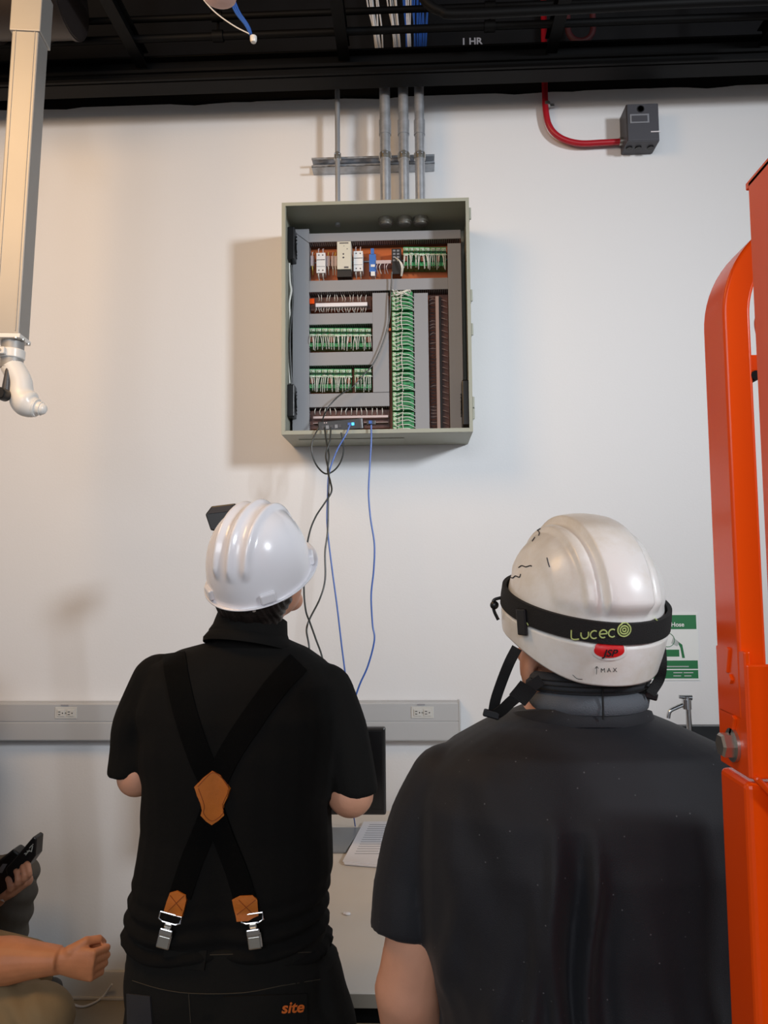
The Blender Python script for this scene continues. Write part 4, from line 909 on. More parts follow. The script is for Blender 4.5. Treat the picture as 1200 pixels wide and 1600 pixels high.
# smooth white hard hat
hh1 = .146
HO1 = P(407, 897, Y1); 
hat1 = thing('hard_hat', HO1, 'smooth glossy white hard hat with three ridges, worn tilted back by left worker', 'hard hat')
def z1f(v_, th):
    if v_ < .08: return -.004 + (-.004 * (v_ / .08 - 1))
    return hh1 * math.sin((v_ - .08) / .92 * PI / 2 * .999)
def r1f(v_, z, th):
    fr = .5 - .5 * math.cos(th)
    if v_ < .08: return 1.0 + (.07 + .20 * fr ** 4) * (1 - v_ / .08)
    return max(0.0, 1 - (z / hh1) ** 2.25) ** (1 / 2.25)
def dd1(x, y, z, th):
    if z < .02: return 0
    w_ = sstep(.048, .075, z)
    return .009 * w_ * max(math.exp(-((x - k) / .0075) ** 2) for k in (-.031, 0, .031)) * (1 if abs(x) < .06 else 0) * sstep(-.12, -.10, -abs(y) + .02 if y > 0 else 0.0)
hatM = shell('shell', hat1, HO1, HR1, .101, .120, z1f, r1f, 'helmet_white', NV=90, NT=200, dispf=dd1)
def hat_lug(O, Rm, a, b_, th, z, sx, sz, par, m_='helmet_white', t_=.012):
    x, y = a * math.sin(th), -b_ * math.cos(th); q = Rm @ Matrix.Rotation(math.atan2(x / a / a, -y / b_ / b_), 3, 'Z') 
    mb = MB(); mb.box(O + Rm @ Vector((x, y, z)), (sx, t_, sz), q); return mb.build('harness_slot', m_, par, bevel=.004, seg=3)
for th in (R(38), R(-38), R(120), R(-120)): hat_lug(HO1, HR1, .102, .121, th, .012, .032, .022, hat1)
mb = MB(); mb.tube([HO1 + HR1 @ Vector((.088 * math.sin(t_), -.100 * math.cos(t_), -.012)) for t_ in np.linspace(-1.6, 1.6, 30)], [(.002, .010)] * 30, 8); mb.build('headband', 'helmet_gap', hat1, smooth=True)
for th in (-.25, .35): 
    mb = MB(); mb.cyl(HO1 + HR1 @ Vector((.098 * math.sin(th), -.112 * math.cos(th), -.004)), HO1 + HR1 @ Vector((.098 * math.sin(th), -.112 * math.cos(th), -.015)), .004, 10); mb.build('harness_pin', 'white_plastic', hat1, smooth=True)

# ---------------------------------------------------------- RIGHT WORKER
Y2 = 1.05
def r2(x0, x1, py, ry, dy=0, k=1.0, e=2.3): return r1(x0, x1, py, ry, dy, k, Y2, e)
HR2 = Matrix.Rotation(R(15), 3, 'Z') @ Matrix.Rotation(R(15), 3, 'X')
HC2 = P(906, 1022, Y2 + .01)
m2 = thing('person', (P(910, 1300, Y2).x, Y2, 0), 'person in black T-shirt and scuffed white helmet seen from behind at the right', 'person')
tor2 = [(822, 994, 1108, .070, .02), (800, 1018, 1117, .083, .015), (752, 1062, 1134, .100, .01), (704, 1116, 1158, .115, 0), (668, 1152, 1190, .128, 0), (652, 1170, 1240, .142, -.005), (648, 1176, 1310, .150, -.005), (650, 1178, 1390, .150, 0), (656, 1180, 1450, .148, 0), (674, 1182, 1510, .148, 0), (688, 1184, 1580, .150, .0), (692, 1186, 1680, .155, 0), (694, 1186, 1790, .155, 0)]
mb = MB(); mb.rings([r2(*t_, k=(.94 if i_ < 3 else .85)) for i_, t_ in enumerate(tor2)] + [r2(706, 1170, 1850, .14, k=.85), r2(716, 1160, 1890, .13, k=.85)])
nb2 = P(908, 1120, Y2 + .02)
mb.tube([nb2 + Vector((0, .01, -.06)), nb2 + Vector((0, 0, .0)), HC2 + HR2 @ Vector((0, -.02, -.02))], [.085, .074, .070], 24); head(mb, HC2, HR2)
sL, eL, wL = P(695, 1240, Y2), P(637, 1545, Y2), P(668, 1760, Y2 + .14)
sR, eR, wR = P(1125, 1240, Y2 + .02), P(1192, 1545, Y2 + .03), P(1160, 1760, Y2 + .16)
for s_, e_, w_ in ((sL, eL, wL), (sR, eR, wR)):
    limb(mb, [s_, s_ * .45 + e_ * .55, e_], [.044, .042, .042]); limb(mb, [e_, e_ * .6 + w_ * .4, w_], [.044, .042, .028])
    sgn = 1 if s_ is sL else -1; hand(mb, w_, (w_ - e_), (-sgn, 0, .1), (0, 1, .3), (18, 22, 15))
c2 = P(940, 1800, Y2).x
for s_ in (-1, 1):
    A = Vector((c2 + s_ * .13, Y2 - .01, .09)); limb(mb, [Vector((c2 + s_ * .105, Y2, .78)), Vector((c2 + s_ * .12, Y2 + .015, .48)), A], [.105, .064, .042]); foot(mb, A, (s_ * .15, 1, 0))
bd2 = mb.build('body', 'skin', m2); remesh(bd2, .0055, 5); eyes(m2, HC2, HR2)
mb = MB(); mb.rings([r2(*t_) for t_ in tor2])
limb(mb, [P(702, 1228, Y2), P(668, 1285, Y2), P(642, 1360, Y2), P(629, 1456, Y2 - .005)], [.056, .052, .046, .0455], cap=False)
limb(mb, [P(1118, 1228, Y2), P(1152, 1285, Y2), P(1178, 1360, Y2 + .01), P(1190, 1456, Y2 + .02)], [.056, .052, .048, .047], cap=False)
zz = lambda py: P(900, py, Y2 - .14).z
xx2 = lambda px: P(px, 1400, Y2 - .15).x
def d2(co, nr):
    x, y, z = co.T; f = np.zeros_like(x); bk = np.clip(-nr[:, 1], 0, 1) ** .5
    for c, sl_, w_, zt_, am in ((838, .02, .010, 1330, .006), (866, -.01, .011, 1270, .009), (905, .03, .010, 1300, -.008), (930, .05, .010, 1280, .010), (955, .02, .014, 1330, -.006), (800, .10, .014, 1420, .004), (1010, -.12, .02, 1350, .004), (1060, -.2, .02, 1400, .004), (740, .25, .012, 1380, .005)):
        z0 = zz(zt_); t_ = np.clip((z0 - z) / .10, 0, 1); f += 1.9 * am * t_ * gauss(x, xx2(c) + sl_ * (z - z0) + .004 * np.sin(z * 25 + c), w_) * bk
    x_l = P(672, 1250, Y2).x
    f += .0045 * np.sin((x - x_l) * 75 + (z - 1.3) * 30) * gauss(x, x_l + .05, .05) * gauss(z, zz(1340), .10) * bk
    f += -.006 * gauss(x, xx2(910), .03) * np.clip((zz(1180) - z) / .12, 0, 1) * bk
    f += .0025 * np.sin(z * 48 + x * 18 + 2 * np.sin(x * 12)) * np.clip((zz(1440) - z) / .1, 0, 1)
    return f
ts = mb.build('t_shirt', 'tshirt', m2); remesh(ts, .005, 5, d2); B2 = bvh(ts)
tl2 = Matrix.Rotation(R(-12), 3, 'X')
collar(ts, P(908, 1124, Y2 + .018), .090, .088, [(.004, -.012), (.006, -.004), (.002, .010), (-.004, .012), (-.008, -.010)], tl2, 'tshirt', 'neck_rib')
mb = MB(); zh = P(940, 1790, Y2).z
mb.rings([ering((c2, Y2, zh + .09), .205, .14), ering((c2, Y2, zh - .02), .215, .15), ering((c2, Y2, .80), .215, .145), ering((c2, Y2, .74), .19, .12)])
for s_ in (-1, 1): limb(mb, [Vector((c2 + s_ * .108, Y2, .76)), Vector((c2 + s_ * .122, Y2 + .01, .48)), Vector((c2 + s_ * .13, Y2 - .01, .1))], [.115, .09, .075])
remesh(mb.build('trousers', 'trousers', m2), .008, 4)
for s_ in (-1, 1):
    A = Vector((c2 + s_ * .13, Y2 - .01, .09)); mb = MB(); mb.tube([A + Vector((0, -.055, -.035)), A + Vector((s_ * .01, .06, -.035)), A + Vector((s_ * .03, .19, -.05))], [(.045, .052), (.05, .052), (.042, .036)], 16); mb.sphere(A + Vector((s_ * .03, .19, -.05)), (.044, .04, .036)); mb.sphere(A + Vector((0, -.055, -.035)), (.045, .03, .052)); mb.build('boot', 'shoe', m2, smooth=True)
# climbing style helmet
HO2 = P(906, 990, Y2)
hat2 = thing('safety_helmet', HO2, 'scuffed white climbing style helmet with black elastic headlamp band', 'helmet')
ZL, HT = .026, .119; A2, Bb2 = .099, .119
def zbot(th): return -.050 + .036 * (1 - abs(math.cos(th / 2))) * 2.2 if math.cos(th) > -2 else 0
def z2f(v_, th):
    zb_ = -.026 + .022 * sstep(.45, 1.6, min(th, 2 * PI - th))
    if v_ < .28: return zb_ + (ZL - zb_) * (v_ / .28)
    return ZL + .002 + (HT - .002) * math.sin((v_ - .28) / .72 * PI / 2 * .999)
def s2(z):
    if z <= ZL + .001: return 1.045 - .13 * max(0, (ZL - z) / .082) ** 1.4
    return .985 * max(0.0, 1 - ((z - ZL) / HT) ** 2.25) ** (1 / 2.25)
def r2f(v_, z, th): return s2(z)
def dd2(x, y, z, th):
    if z < ZL + .002: return 0
    ax_ = abs(x); f = .007 * (1 - sstep(.024, .028, ax_)) - .004 * math.exp(-((ax_ - .031) / .004) ** 2) + .005 * (1 - sstep(.044, .050, ax_)) + .004 * (1 - sstep(.070, .080, ax_))
    return f * sstep(ZL + .031, ZL + .048, z)
hm2 = shell('shell', hat2, HO2, HR2, A2, Bb2, z2f, r2f, 'helmet_worn', NV=84, NT=260, dispf=dd2); BH = bvh(hm2)
# headlamp band
def bandpt(th, z, o): s_ = .995 + .002; return HO2 + HR2 @ Vector(((A2 * 1.02 + o) * math.sin(th), -(Bb2 * 1.02 + o) * math.cos(th), z))
R_ = []
for k in range(181):
    th = 2 * PI * k / 180; R_.append([bandpt(th, z, o) for z, o in ((.030, .0045), (.042, .0045), (.0555, .0035), (.0555, -.002), (.030, .001))])
mb = MB(); mb.rings(R_, True, False); hb = tag(mb.build('headlamp_band', 'strap_black', smooth=50), 'black elastic headlamp band stretched around the scuffed white helmet', 'headlamp band'); BB = bvh(hb)
def ink(par, bv, polys, m_, r, name, off=.0007):
    mb = MB()
    for pts in polys:
        h = onsurf(bv, pts, off, 4)
        if len(h) > 1: mb.tube([p for p, _ in h], r, 6)
    return mb.build(name, m_, par)
def by(x): return 992.5 - (x - 893) * .085
def L_(pts): return [(x, by(x) - y) for x, y in pts]
def arc(cx_, cy_, rx, ry, a0, a1, n=12): return [(cx_ + rx * math.cos(R(a)), cy_ + ry * math.sin(R(a))) for a in np.linspace(a0, a1, n)]
logo = [L_([(893, 8), (893, -3), (895, -6), (898, -7), (905, -7)])]
logo += [L_([(908, 3), (908, -2)] + arc(914, -2, 5.5, 5, 180, 360, 8) + [(919.5, 3)])]
logo += [L_(arc(928.5, -2, 5.8, 6, 50, 310)), L_(arc(942.5, -2, 5.8, 6, 330, 0, 10)[::-1][:0] + arc(942.5, -2, 5.8, 6, 0, 300) ), L_([(937, -2), (948, -2)]), L_(arc(956.5, -2, 5.8, 6, 50, 310))]
for rr_ in (10, 6.3, 2.6): logo.append(L_(arc(975, 1.5, rr_, rr_, 0, 360, 24)))
ink(hb, BB, logo, 'strap_logo', .0009, 'logo_lettering')
for rr_ in (1.8, 4.2, 6.6): pass
mk = [arc(818, 979, r_, r_ * 1.1, -80, 150, 12) for r_ in (2, 5, 8)]; ink(hb, BB, mk, 'strap_logo', .0006, 'logo_mark')
ink(hb, BB, [arc(1027, 962, r_ * .5, r_, 90, 320, 12) for r_ in (4, 8)], 'strap_logo', .0007, 'logo_mark')
# adjuster slider on the band
th0 = None
h = next((q_ for q_ in (px_hit(BB, 817, 980 + k_, 0) for k_ in (0, 4, -4, 8, -8, 14, -14, 20, -20, 30, -30)) if q_), (HO2, Vector((0, -1, 0)))); n_ = h[1]; rt = n_.to_track_quat('-Y', 'Z').to_matrix()
mb = MB(); mb.box(h[0] + n_ * .0015, (.018, .004, .033), rt); mb.build('slider', 'black_plastic', hb, bevel=.0015)
mb = MB()
# headlamp at the front, and side hook
mb.box(HO2 + HR2 @ Vector((0, Bb2 + .022, .043)), (.055, .028, .036), HR2); mb.build('headlamp', 'black_plastic', hb, bevel=.006)
q = P(776, 950, Y2 + .01); mb = MB(); mb.tube(smoothpath([q + Vector((.006, 0, .014)), q + Vector((-.004, 0, .010)), q + Vector((-.004, 0, -.002)), q + Vector((.0, 0, -.012)), q + Vector((.002, 0, -.016))]), .0022, 8); mb.sphere(q + Vector((-.003, 0, .004)), .006); tag_h = mb.build('clip_hook', 'black_plastic', hat2, smooth=True)
ink(hat2, BH, [[(784, 905), (786, 925), (779, 938)]], 'strap_black', .002, 'side_strap')
# red oval label, MAX mark, scuffs
def oval(cx_, cy_, rx, ry, n=28): return [(cx_ + rx * math.cos(2 * PI * k / n), cy_ + ry * math.sin(2 * PI * k / n)) for k in range(n)]
pl = decal('label_recess', oval(952, 1017, 27, 14), BH, 'white_plastic', hat2, .002, .0, 12)
rl = decal('red_oval_label', oval(951, 1015, 23, 11), BH, 'red_label', hat2, .0032, .0, 12)
h_ = px_hit(BH, 951, 1024, .0); n_ = h_[1]; q_ = px_hit(BH, 951, 1018, 0)[0]; ux = Vector((0, 0, 1)).cross(n_).normalized(); ux = -ux if ux.x < 0 else ux; uy = n_.cross(ux); uy = -uy if uy.z < 0 else uy
mb = MB(); put_text(mb, 'JSP', .0125, lambda x, y: q_ + n_ * .0050 + ux * (x + .0005) + uy * y, shear=.25, bold=.0003); mb.build('lettering', 'label_ink', hat2)
text_on(hat2, BH, 'M A X', 951, 1047, 9.5, 'label_ink', R(2), .0008, name='max_mark')
ink(hat2, BH, [[(932, 1053), (932.5, 1041)], [(930, 1044), (932.5, 1041), (935, 1044)]], 'label_ink', .0003, 'arrow_mark')
ink(hat2, BH, [[(811, 887), (816, 884), (822, 886), (829, 884), (831, 885)], [(792, 911), (796, 903), (802, 903), (806, 900), (812, 902), (814, 897)]], 'label_ink', .0007, 'scuff_mark')
ink(hat2, BH, [[(855, 872), (857, 880), (859, 886)], [(838, 826), (843, 832), (842, 837)], [(840, 829), (845, 826)], [(836, 840), (832, 846)]], 'box_grey', .0007, 'scuff_mark')
ink(hat2, BH, [[(853, 968), (858, 961), (862, 966), (866, 962), (867, 971)], [(895, 1054), (902, 1060), (910, 1061)]], 'label_ink', .00035, 'scuff_mark')
# nape pad
def arcband(R0, rx, ry, z0, z1, a0, a1, th, m_, name, par, c, tilt, n=40, bulge=0):
    Rr = []
    for k in range(n + 1):
        t_ = R(a0 + (a1 - a0) * k / n); sn, cs = math.sin(t_), math.cos(t_); e_ = min(1, (k + .3) / 3, (n - k + .3) / 3) ** .5
        zm_ = (z0 + z1) / 2; hz_ = (z1 - z0) / 2 * e_
        Rr.append([c + tilt @ Vector(((rx + o) * sn, -(ry + o) * cs, zm_ + zz_ * hz_)) for zz_, o in ((-1, 0), (-.8, th), (0, th * 1.3), (.8, th), (1, 0), (0, -.002))])
    mb = MB(); mb.rings(Rr); return mb.build(name, m_, par, smooth=60)
NP = P(908, 1072, Y2 + .02); tn = HR2
arcband(0, .077, .088, -.030, -.004, -75, 75, .007, 'nape_grey', 'nape_pad', hat2, NP + Vector((0, 0, .005)), Matrix.Rotation(R(10), 3, 'Z'))
arcband(0, .080, .090, -.004, .022, -80, 80, .006, 'nape_dark', 'nape_band', hat2, NP + Vector((0, 0, .005)), Matrix.Rotation(R(10), 3, 'Z'))
for dz in (.000, .006, .012): arcband(0, .0875, .0975, dz, dz + .0018, -70, 70, .001, 'strap_black', 'nape_rib', hat2, NP + Vector((0, 0, .005)), Matrix.Rotation(R(10), 3, 'Z'))
mb = MB(); mb.tube([NP + Matrix.Rotation(R(10), 3, 'Z') @ Vector((-.012, -.0985, z)) for z in (-.026, -.012, .004, .02)], .0012, 6); mb.build('nape_seam', 'strap_black', hat2)
mb = MB(); mb.box(NP + Matrix.Rotation(R(10), 3, 'Z') @ Vector((.0, -.096, .024)), (.034, .006, .008)); mb.build('ratchet', 'nape_dark', hat2, bevel=.001)
# chin straps
def cstrap(l, w_=.011, dn_=(0, -1, .0), name='chin_strap'):
    mb = MB(); mb.ribbon(smoothpath([P(x, y, Y) for x, y, Y in l], 5), dn_, w_, .0018); return mb.build(name, 'strap_black', hat2, smooth=50)
cstrap([(808, 1012, 1.0), (796, 1035, 1.0), (784, 1065, 1.01), (774, 1095, 1.02), (770, 1120, 1.03)], .0135)
cstrap([(846, 1062, .985), (822, 1078, .985), (800, 1095, .995), (784, 1110, 1.01), (770, 1119, 1.03)], .014)
cstrap([(826, 1072, .98), (818, 1082, .985), (808, 1094, .99)], .024)
cstrap([(1026, 985, .99), (1032, 1010, .99), (1034, 1040, .99), (1030, 1062, 1.0), (1016, 1084, 1.0)], .0125)
cstrap([(994, 1040, 1.02), (1000, 1060, 1.02), (1004, 1080, 1.02), (1000, 1100, 1.02), (998, 1112, 1.03)], .0135)
cstrap([(990, 1070, 1.01), (1005, 1078, 1.01), (1022, 1084, 1.02)], .013)
for (x, y, Y) in ((1014, 1086, 1.015), (768, 1116, 1.02)):
    mb = MB(); mb.box(P(x, y, Y), (.022, .007, .010), Matrix.Rotation(R(15), 3, 'Y')); mb.build('buckle', 'black_plastic', hat2, bevel=.002)

# ---------------------------------------------------------- SEATED PERSON IN KHAKI (left edge)
def stool(x, y, h, lb):
    t = thing('stool', (x, y, 0), lb, 'stool')
    mb = MB(); mb.lathe([(0, h - .06), (.17, h - .06), (.185, h - .04), (.18, h - .008), (.15, h), (0, h)], (x, y, 0)); mb.build('seat', 'black_plastic', t, smooth=True)
    mb = MB(); mb.cyl((x, y, .08), (x, y, h - .06), .025, 16); mb.build('column', 'steel', t, smooth=True)
    for k in range(5):
        a = 2 * PI * k / 5; mb = MB(); mb.tube([(x, y, .09), (x + .25 * math.cos(a), y + .25 * math.sin(a), .05)], [.02, .014], 8); lg = mb.build('leg', 'black_plastic', t)
        mb = MB(); mb.sphere((x + .25 * math.cos(a), y + .25 * math.sin(a), .0255), .025, 10, 8); mb.build('caster', 'black_plastic', lg, smooth=True)
Y3 = 2.0
K = P(66, 1592, Y3); Hp = K + Vector((-.46, .08, -.0)); seat_h = Hp.z - .113
m3 = thing('person', (Hp.x, Hp.y, 0), 'seated person in khaki trousers resting a bare forearm and fist on one knee', 'person')
stool(Hp.x - .02, Hp.y + .07, seat_h, 'round black stool under the seated person in khaki trousers')
E3, W3 = P(-70, 1502, Y3 - .01), P(94, 1500, Y3 - .01)
hip2 = Hp + Vector((0, .2, 0)); K2 = K + Vector((-.17, .24, 0)); pel = (Hp + hip2) / 2
S3 = pel + Vector((.02, -.20, .47)); S3b = pel + Vector((.02, .20, .47))
HC3 = pel + Vector((.06, 0, .70)); HR3 = Matrix.Rotation(R(-90), 3, 'Z') @ Matrix.Rotation(R(-10), 3, 'X')
mb = MB()
trs = [(-.02, .14, .18), (.12, .13, .17), (.28, .13, .18), (.42, .12, .20), (.50, .09, .16), (.54, .06, .07)]
mb.rings([ering(pel + Vector((.02, 0, z)), rx, ry) for z, rx, ry in trs])
mb.tube([pel + Vector((.02, 0, .5)), HC3 + HR3 @ Vector((0, -.02, -.05))], [.062, .056], 18); head(mb, HC3, HR3)
limb(mb, [S3, E3], [.055, .046]); mb.tube(smoothpath([E3, P(0, 1501, Y3 - .01), P(50, 1500, Y3 - .01), W3]), np.interp(np.linspace(0, 1, 19), [0, .42, .72, 1], [.053, .057, .042, .033]), 20); mb.sphere(E3, .053)
hand(mb, W3 + Vector((.004, 0, -.002)), (1, 0, -.12), (0, -1, .05), (.12, 0, 1), (62, 92, 60), 1.02, True)
E3b = S3b + Vector((-.16, .06, -.25)); W3b = hip2 + Vector((-.04, .10, .10)); limb(mb, [S3b, E3b], [.055, .044]); limb(mb, [E3b, W3b], [.046, .03]); hand(mb, W3b, (1, 0, -.3), (0.2, 0, 1), (0, -1, 0), (25, 30, 20))
for kk, hp_ in ((K, Hp), (K2, hip2)):
    A = Vector((kk.x - .06, kk.y, .09)); limb(mb, [hp_, kk], [.075, .055]); limb(mb, [kk, A], [.055, .04]); foot(mb, A, (1, 0, 0))
b3 = mb.build('body', 'skin_b', m3); remesh(b3, .0035, 3); eyes(m3, HC3, HR3)
mb = MB(); mb.sphere(HC3 + HR3 @ Vector((0, -.02, .05)), (.084, .1, .082), 24, 14, HR3); mb.build('hair', 'hair', m3, smooth=True)
mb = MB(); mb.rings([ering(pel + Vector((.02, 0, z)), rx + .012, ry + .012) for z, rx, ry in trs[:-1]] + [ering(pel + Vector((.02, 0, .53)), .075, .085)])
limb(mb, [S3, S3 * .55 + E3 * .45], [.068, .06]); limb(mb, [S3b, S3b * .5 + E3b * .5], [.068, .06]); remesh(mb.build('shirt', 'grey_cloth', m3), .008, 4)
mb = MB()
for kk, hp_ in ((K, Hp), (K2, hip2)):
    A = Vector((kk.x - .06, kk.y, .12)); limb(mb, [hp_ , hp_ * .5 + kk * .5, kk], [.108, .098, .080]); limb(mb, [kk, A], [.078, .065])
mb.rings([ering(pel + Vector((.0, 0, -.08)), .14, .19), ering(pel + Vector((.0, 0, .06)), .145, .19)])
def d3(co, nr):
    x, y, z = co.T; return .004 * np.sin((x * .8 + z * 1.2) * 90 + 2 * np.sin(x * 20)) * gauss(x, K.x - .06, .10)
remesh(mb.build('khaki_trousers', 'khaki', m3), .006, 5, d3)
for kk in (K, K2):
    A = Vector((kk.x - .06, kk.y, .09)); mb = MB(); mb.tube([A + Vector((-.055, 0, -.035)), A + Vector((.06, 0, -.035)), A + Vector((.19, 0, -.05))], [(.045, .052), (.05, .052), (.042, .036)], 16); mb.sphere(A + Vector((.19, 0, -.05)), (.04, .044, .036)); mb.build('shoe', 'shoe', m3, smooth=True)

# ---------------------------------------------------------- SEATED PERSON BEHIND, HOLDING BLACK DEVICE
Y4 = 2.55
K4 = P(22, 1398, Y4 + .06); Hp4 = K4 + Vector((-.44, .04, -.06)); hip4 = Hp4 + Vector((0, .2, 0)); K4b = K4 + Vector((-.10, .22, -.02)); pel4 = (Hp4 + hip4) / 2
m4 = thing('person', (Hp4.x, Hp4.y, 0), 'seated person in dark grey trousers at the left edge holding a black handheld device', 'person')
stool(Hp4.x - .02, Hp4.y + .08, Hp4.z - .105, 'taller black stool at the left edge under the person holding the device')
dv = thing('handheld_device', P(20, 1365, Y4 - .03), 'black rugged handheld device held in the hand at the left edge', 'device')
def slab(name, poly, y0_, dy, m_, par, **k):
    mb = MB(); mb.prism([P(x, y, y0_) for x, y in poly], (0, dy, 0)); return mb.build(name, m_, par, **k)
slab('grip', [(-22, 1395), (-24, 1362), (20, 1327), (30, 1334), (26, 1360), (10, 1392), (-6, 1402)], Y4 - .05, .055, 'black_plastic', dv, bevel=.006)
slab('reader_head', [(24, 1340), (52, 1307), (57, 1310), (55, 1338), (42, 1356), (12, 1374), (8, 1358)], Y4 - .058, .05, 'black_plastic', dv, bevel=.004)
slab('side_label', [(-6, 1364), (4, 1350), (11, 1350), (3, 1364)], Y4 - .0515, .002, 'box_label', dv)
mb = MB()
for a_, b__ in (((40, 1336), (46, 1328)), ((42, 1330), (49, 1330)), ((46, 1325), (52, 1319)), ((49, 1331), (51, 1322)), ((38, 1334), (42, 1333))): mb.tube([P(*a_, Y4 - .0585), P(*b__, Y4 - .0585)], .0016, 5)
mb.build('white_scribble', 'sign_grey', dv)
S4, S4b = pel4 + Vector((.04, -.20, .46)), pel4 + Vector((.04, .20, .46)); HC4 = pel4 + Vector((.09, 0, .69)); HR4 = Matrix.Rotation(R(-90), 3, 'Z') @ Matrix.Rotation(R(-18), 3, 'X')
mb = MB(); mb.rings([ering(pel4 + Vector((.03, 0, z)), rx, ry) for z, rx, ry in trs]); mb.tube([pel4 + Vector((.03, 0, .5)), HC4 + HR4 @ Vector((0, -.02, -.05))], [.062, .056], 18); head(mb, HC4, HR4)
E4, W4 = P(-75, 1425, Y4 - .04), P(-4, 1404, Y4 - .01); limb(mb, [S4, E4], [.052, .044]); limb(mb, [E4, W4], [.044, .027])
pc_ = P(18, 1391, Y4 - .02); mb.tube([W4, pc_, P(42, 1375, Y4 - .01)], [(.030, .02), (.034, .022), (.028, .018)], 16); mb.sphere(P(42, 1375, Y4 - .01), .02)
for (x0, y0_, x1, y1_) in ((12, 1394, 14, 1376), (22, 1388, 27, 1364), (33, 1380, 37, 1357), (43, 1372, 44, 1352)):
    q0, q1 = P(x0, y0_, Y4 - .03), P(x1, y1_, Y4 - .066); qm = P((x0 + x1) / 2 + 3, (y0_ + y1_) / 2 + 4, Y4 - .072); mb.tube(smoothpath([q0, qm, q1, P(x1 - 2, y1_ - 3, Y4 - .06)], 3), .0095 if x0 < 40 else .0085, 12); mb.sphere(q1, .0095, 10, 6); mb.sphere(P(x1 - 2, y1_ - 3, Y4 - .06), .0085, 10, 6)
mb.tube([W4, P(-6, 1380, Y4 + .03), P(8, 1356, Y4 + .02)], [.018, .013, .009], 10)
E4b = S4b + Vector((-.16, .06, -.25)); W4b = hip4 + Vector((-.04, .10, .10)); limb(mb, [S4b, E4b], [.055, .044]); limb(mb, [E4b, W4b], [.046, .03]); hand(mb, W4b, (1, 0, -.3), (0.2, 0, 1), (0, -1, 0), (25, 30, 20))
for kk, hp_ in ((K4, Hp4), (K4b, hip4)):
    A = Vector((kk.x - .06, kk.y, .22)); limb(mb, [hp_, kk], [.07, .045]); limb(mb, [kk, A], [.045, .04]); foot(mb, A, (1, 0, 0))
b4 = mb.build('body', 'skin', m4); remesh(b4, .004, 2); eyes(m4, HC4, HR4)
mb = MB(); mb.sphere(HC4 + HR4 @ Vector((0, -.02, .05)), (.084, .1, .082), 24, 14, HR4); mb.build('hair', 'hair', m4, smooth=True)
mb = MB(); mb.rings([ering(pel4 + Vector((.03, 0, z)), rx + .012, ry + .012) for z, rx, ry in trs[:-1]] + [ering(pel4 + Vector((.03, 0, .53)), .075, .085)])
limb(mb, [S4, E4, E4 * .25 + W4 * .75], [.066, .056, .04]); limb(mb, [S4b, E4b, E4b * .3 + W4b * .7], [.066, .055, .042]); remesh(mb.build('black_top', 'polo', m4), .007, 4)
mb = MB(); mb.rings([[P(x, y, Y4 - .02) for x, y in ((-12, 1402), (-10, 1396), (4, 1404), (8, 1410))], [P(x, y, Y4 - .045) for x, y in ((-12, 1402), (-10, 1396), (4, 1404), (8, 1410))]]); mb.build('white_cuff', 'paper', m4, bevel=.003)
mb = MB()
for kk, hp_ in ((K4, Hp4), (K4b, hip4)):
    A = Vector((kk.x - .06, kk.y, .26)); limb(mb, [hp_, hp_ * .4 + kk * .6, kk], [.1, .082, .072]); limb(mb, [kk, A], [.070, .062])
mb.rings([ering(pel4 + Vector((.0, 0, -.08)), .14, .19), ering(pel4 + Vector((.0, 0, .06)), .145, .19)]); remesh(mb.build('grey_trousers', 'grey_cloth', m4), .006, 5, lambda co, nr: .004 * np.sin(co[:, 2] * 80 + co[:, 0] * 50))
for kk in (K4, K4b):
    A = Vector((kk.x - .06, kk.y, .22)); mb = MB(); mb.tube([A + Vector((-.055, 0, -.035)), A + Vector((.06, 0, -.035)), A + Vector((.19, 0, -.05))], [(.045, .052), (.05, .052), (.042, .036)], 16); mb.sphere(A + Vector((.19, 0, -.05)), (.04, .044, .036)); mb.build('shoe', 'shoe', m4, smooth=True)

# ================================================================== ORANGE LIFT
ol = thing('lift_frame', (.40, .78, 0), 'glossy orange steel lift frame with rounded rail and hex bolt at the right edge', 'lift')
YA, YBk = .775, .83; xl = P(1135, 600, YA).x; wr_ = .027
def rect_sweep(path, sdir, wn, ya, yb, name, m_, par, bv=.003):
    """rectangular tube: path in x-z plane is the outer edge, inner edge wn inside"""
    R_ = []
    for i, p in enumerate(path):
        d = (path[min(i + 1, len(path) - 1)] - path[max(i - 1, 0)]).normalized(); n_ = Vector((d.z, 0, -d.x)) * sdir
        q = p + n_ * wn; R_.append([Vector((p.x, ya, p.z)), Vector((q.x, ya, q.z)), Vector((q.x, yb, q.z)), Vector((p.x, yb, p.z))])
    mb = MB(); mb.rings(R_); return mb.build(name, m_, par, smooth=30, bevel=bv, seg=3)
zt3 = P(1170, 338, .80).z; rb = .115; zlow = P(1140, 1040, .8).z
path = [Vector((xl, 0, z)) for z in np.linspace(zlow - .05, zt3 - rb, 6)] + [Vector((xl + rb - rb * math.cos(a), 0, zt3 - rb + rb * math.sin(a))) for a in np.linspace(.08, PI / 2, 18)] + [Vector((xl + rb + .12, 0, zt3)), Vector((xl + rb + .30, 0, zt3))]
rect_sweep(path, 1, wr_, YA, YBk, 'guard_rail', 'orange_paint', ol)
zc1 = P(1160, 572, .80).z
mb = MB(); mb.bb((xl + wr_ - .002, .785, zc1 - .010), (xl + .42, .82, zc1 + .008)); mb.build('cross_bar', 'orange_paint', ol, bevel=.002)
xp = P(1190, 750, .715).x; zp = P(1168, 285, .715).z
mb = MB(); mb.bb((xp, .60, .12), (xp + .07, .715, zp)); mb.build('mast_post', 'orange_paint', ol, bevel=.002)
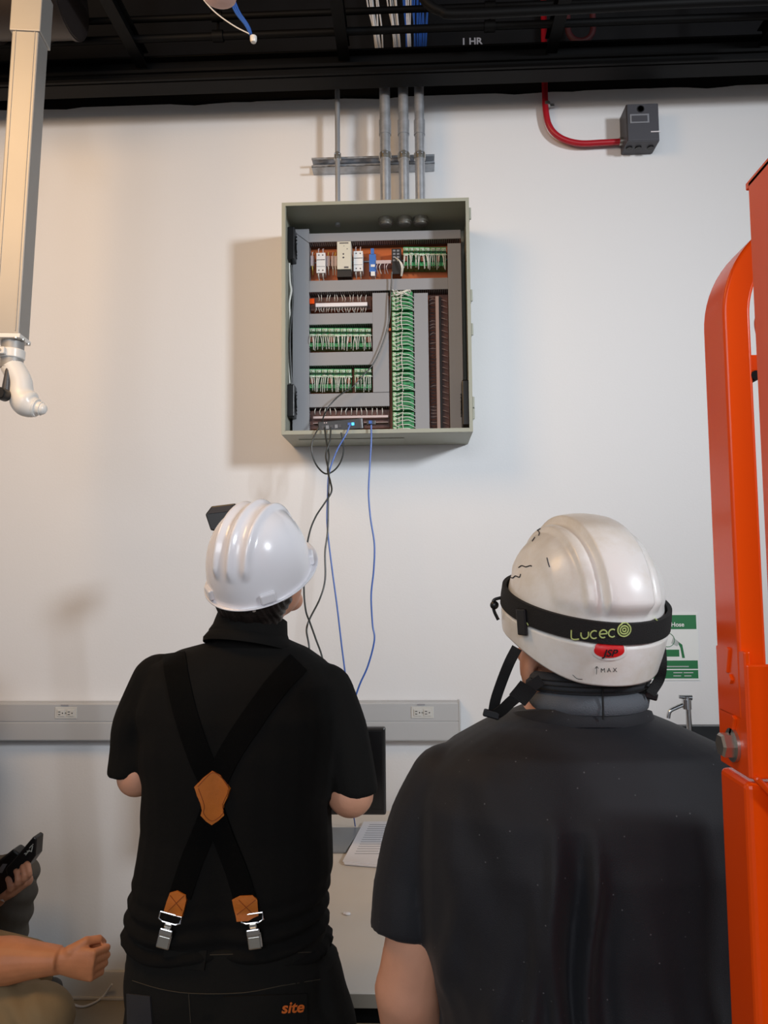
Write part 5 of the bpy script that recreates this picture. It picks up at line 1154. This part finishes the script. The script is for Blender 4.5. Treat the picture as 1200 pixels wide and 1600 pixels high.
mb = MB(); mb.bb((xp, .59, zp - .006), (xp + .075, .72, zp + .001)); mb.build('post_cap', 'orange_paint', ol, bevel=.001)
q = P(1184, 512, .80); mb = MB(); mb.tube(smoothpath([q + Vector((.004, 0, .02)), q + Vector((-.002, 0, .006)), q + Vector((.0, 0, -.012)), q + Vector((.003, 0, -.03))]), .0016, 6); mb.build('safety_wire', 'steel', ol, smooth=True)
mb = MB(); q = P(1182, 586, .775); mb.cyl(q, q + Vector((0, .03, 0)), .005, 10); mb.build('rail_pin', 'black_steel', ol)
# bracket and lower column
xb = P(1123, 1100, .832).x; zb1, zb0 = P(1123, 1008, .832).z, P(1124, 1190, .832).z
mb = MB(); mb.bb((xb, .764, zb0), (xb + .006, .834, zb1)); bk = mb.build('bracket_plate', 'orange_paint', ol, bevel=.0015)
mb = MB(); mb.bb((xb + .001, .762, zb0), (xb + .09, .769, P(1170, 1038, .765).z)); mb.build('bracket_front', 'orange_paint', ol, bevel=.002)
for (xa, ya, xb_, yb_, wd) in ((1141, 1012, 1138, 1050, .006), (1142, 1056, 1146, 1066, .007), (1150, 1120, 1144, 1150, .006)):
    def lf(px, py): d = CR @ Vector(((px - 600) / F, -(py - 800) / F, -1.0)); return CAM + d * ((xb - CAM.x) / d.x)
    pa, pb2 = lf(xa, ya), lf(xb_, yb_); mb = MB(); mb.ribbon([pa + Vector((-.001, 0, 0)), pb2 + Vector((-.001, 0, 0))], (-1, 0, 0), wd, .004); mb.build('slot_tab', 'orange_paint', bk, bevel=.001)
pb3 = lf(1147, 1164); pb3 = Vector((xb, pb3.y, pb3.z))
mb = MB(); mb.cyl(pb3 + Vector((-.003, 0, 0)), pb3, .0165, 28); wsh = mb.build('washer', 'steel', ol, smooth=True)
mb = MB(); mb.lathe([(.0125, 0), (.0125, -.009), (.0105, -.0115), (0, -.0115)], pb3 + Vector((-.003, 0, 0)), (1, 0, 0), n=6); mb.build('hex_bolt', 'steel', ol)
xc = P(1128, 1300, .83).x; zc0 = zb0 - .004
mb = MB(); mb.bb((xc, .765, .1), (xc + .14, .83, zc0)); mb.build('lower_column', 'orange_paint', ol, bevel=.006, seg=3)
mb = MB(); mb.box((xc + .04, .760, zc0 - .03), (.006, .006, .10), Matrix.Rotation(R(-42), 3, 'Y')); mb.build('weld_gusset', 'orange_paint', ol, bevel=.002)
mb = MB(); mb.bb((xc - .0, .45, .04), (xc + .16, 1.2 - .3, .11)); mb.build('base_leg', 'orange_paint', ol, bevel=.006)
for y in (.5, .86):
    mb = MB(); mb.cyl((xc + .04, y, .04), (xc + .09, y, .04), .04, 24); mb.build('wheel', 'black_plastic', ol, smooth=True)
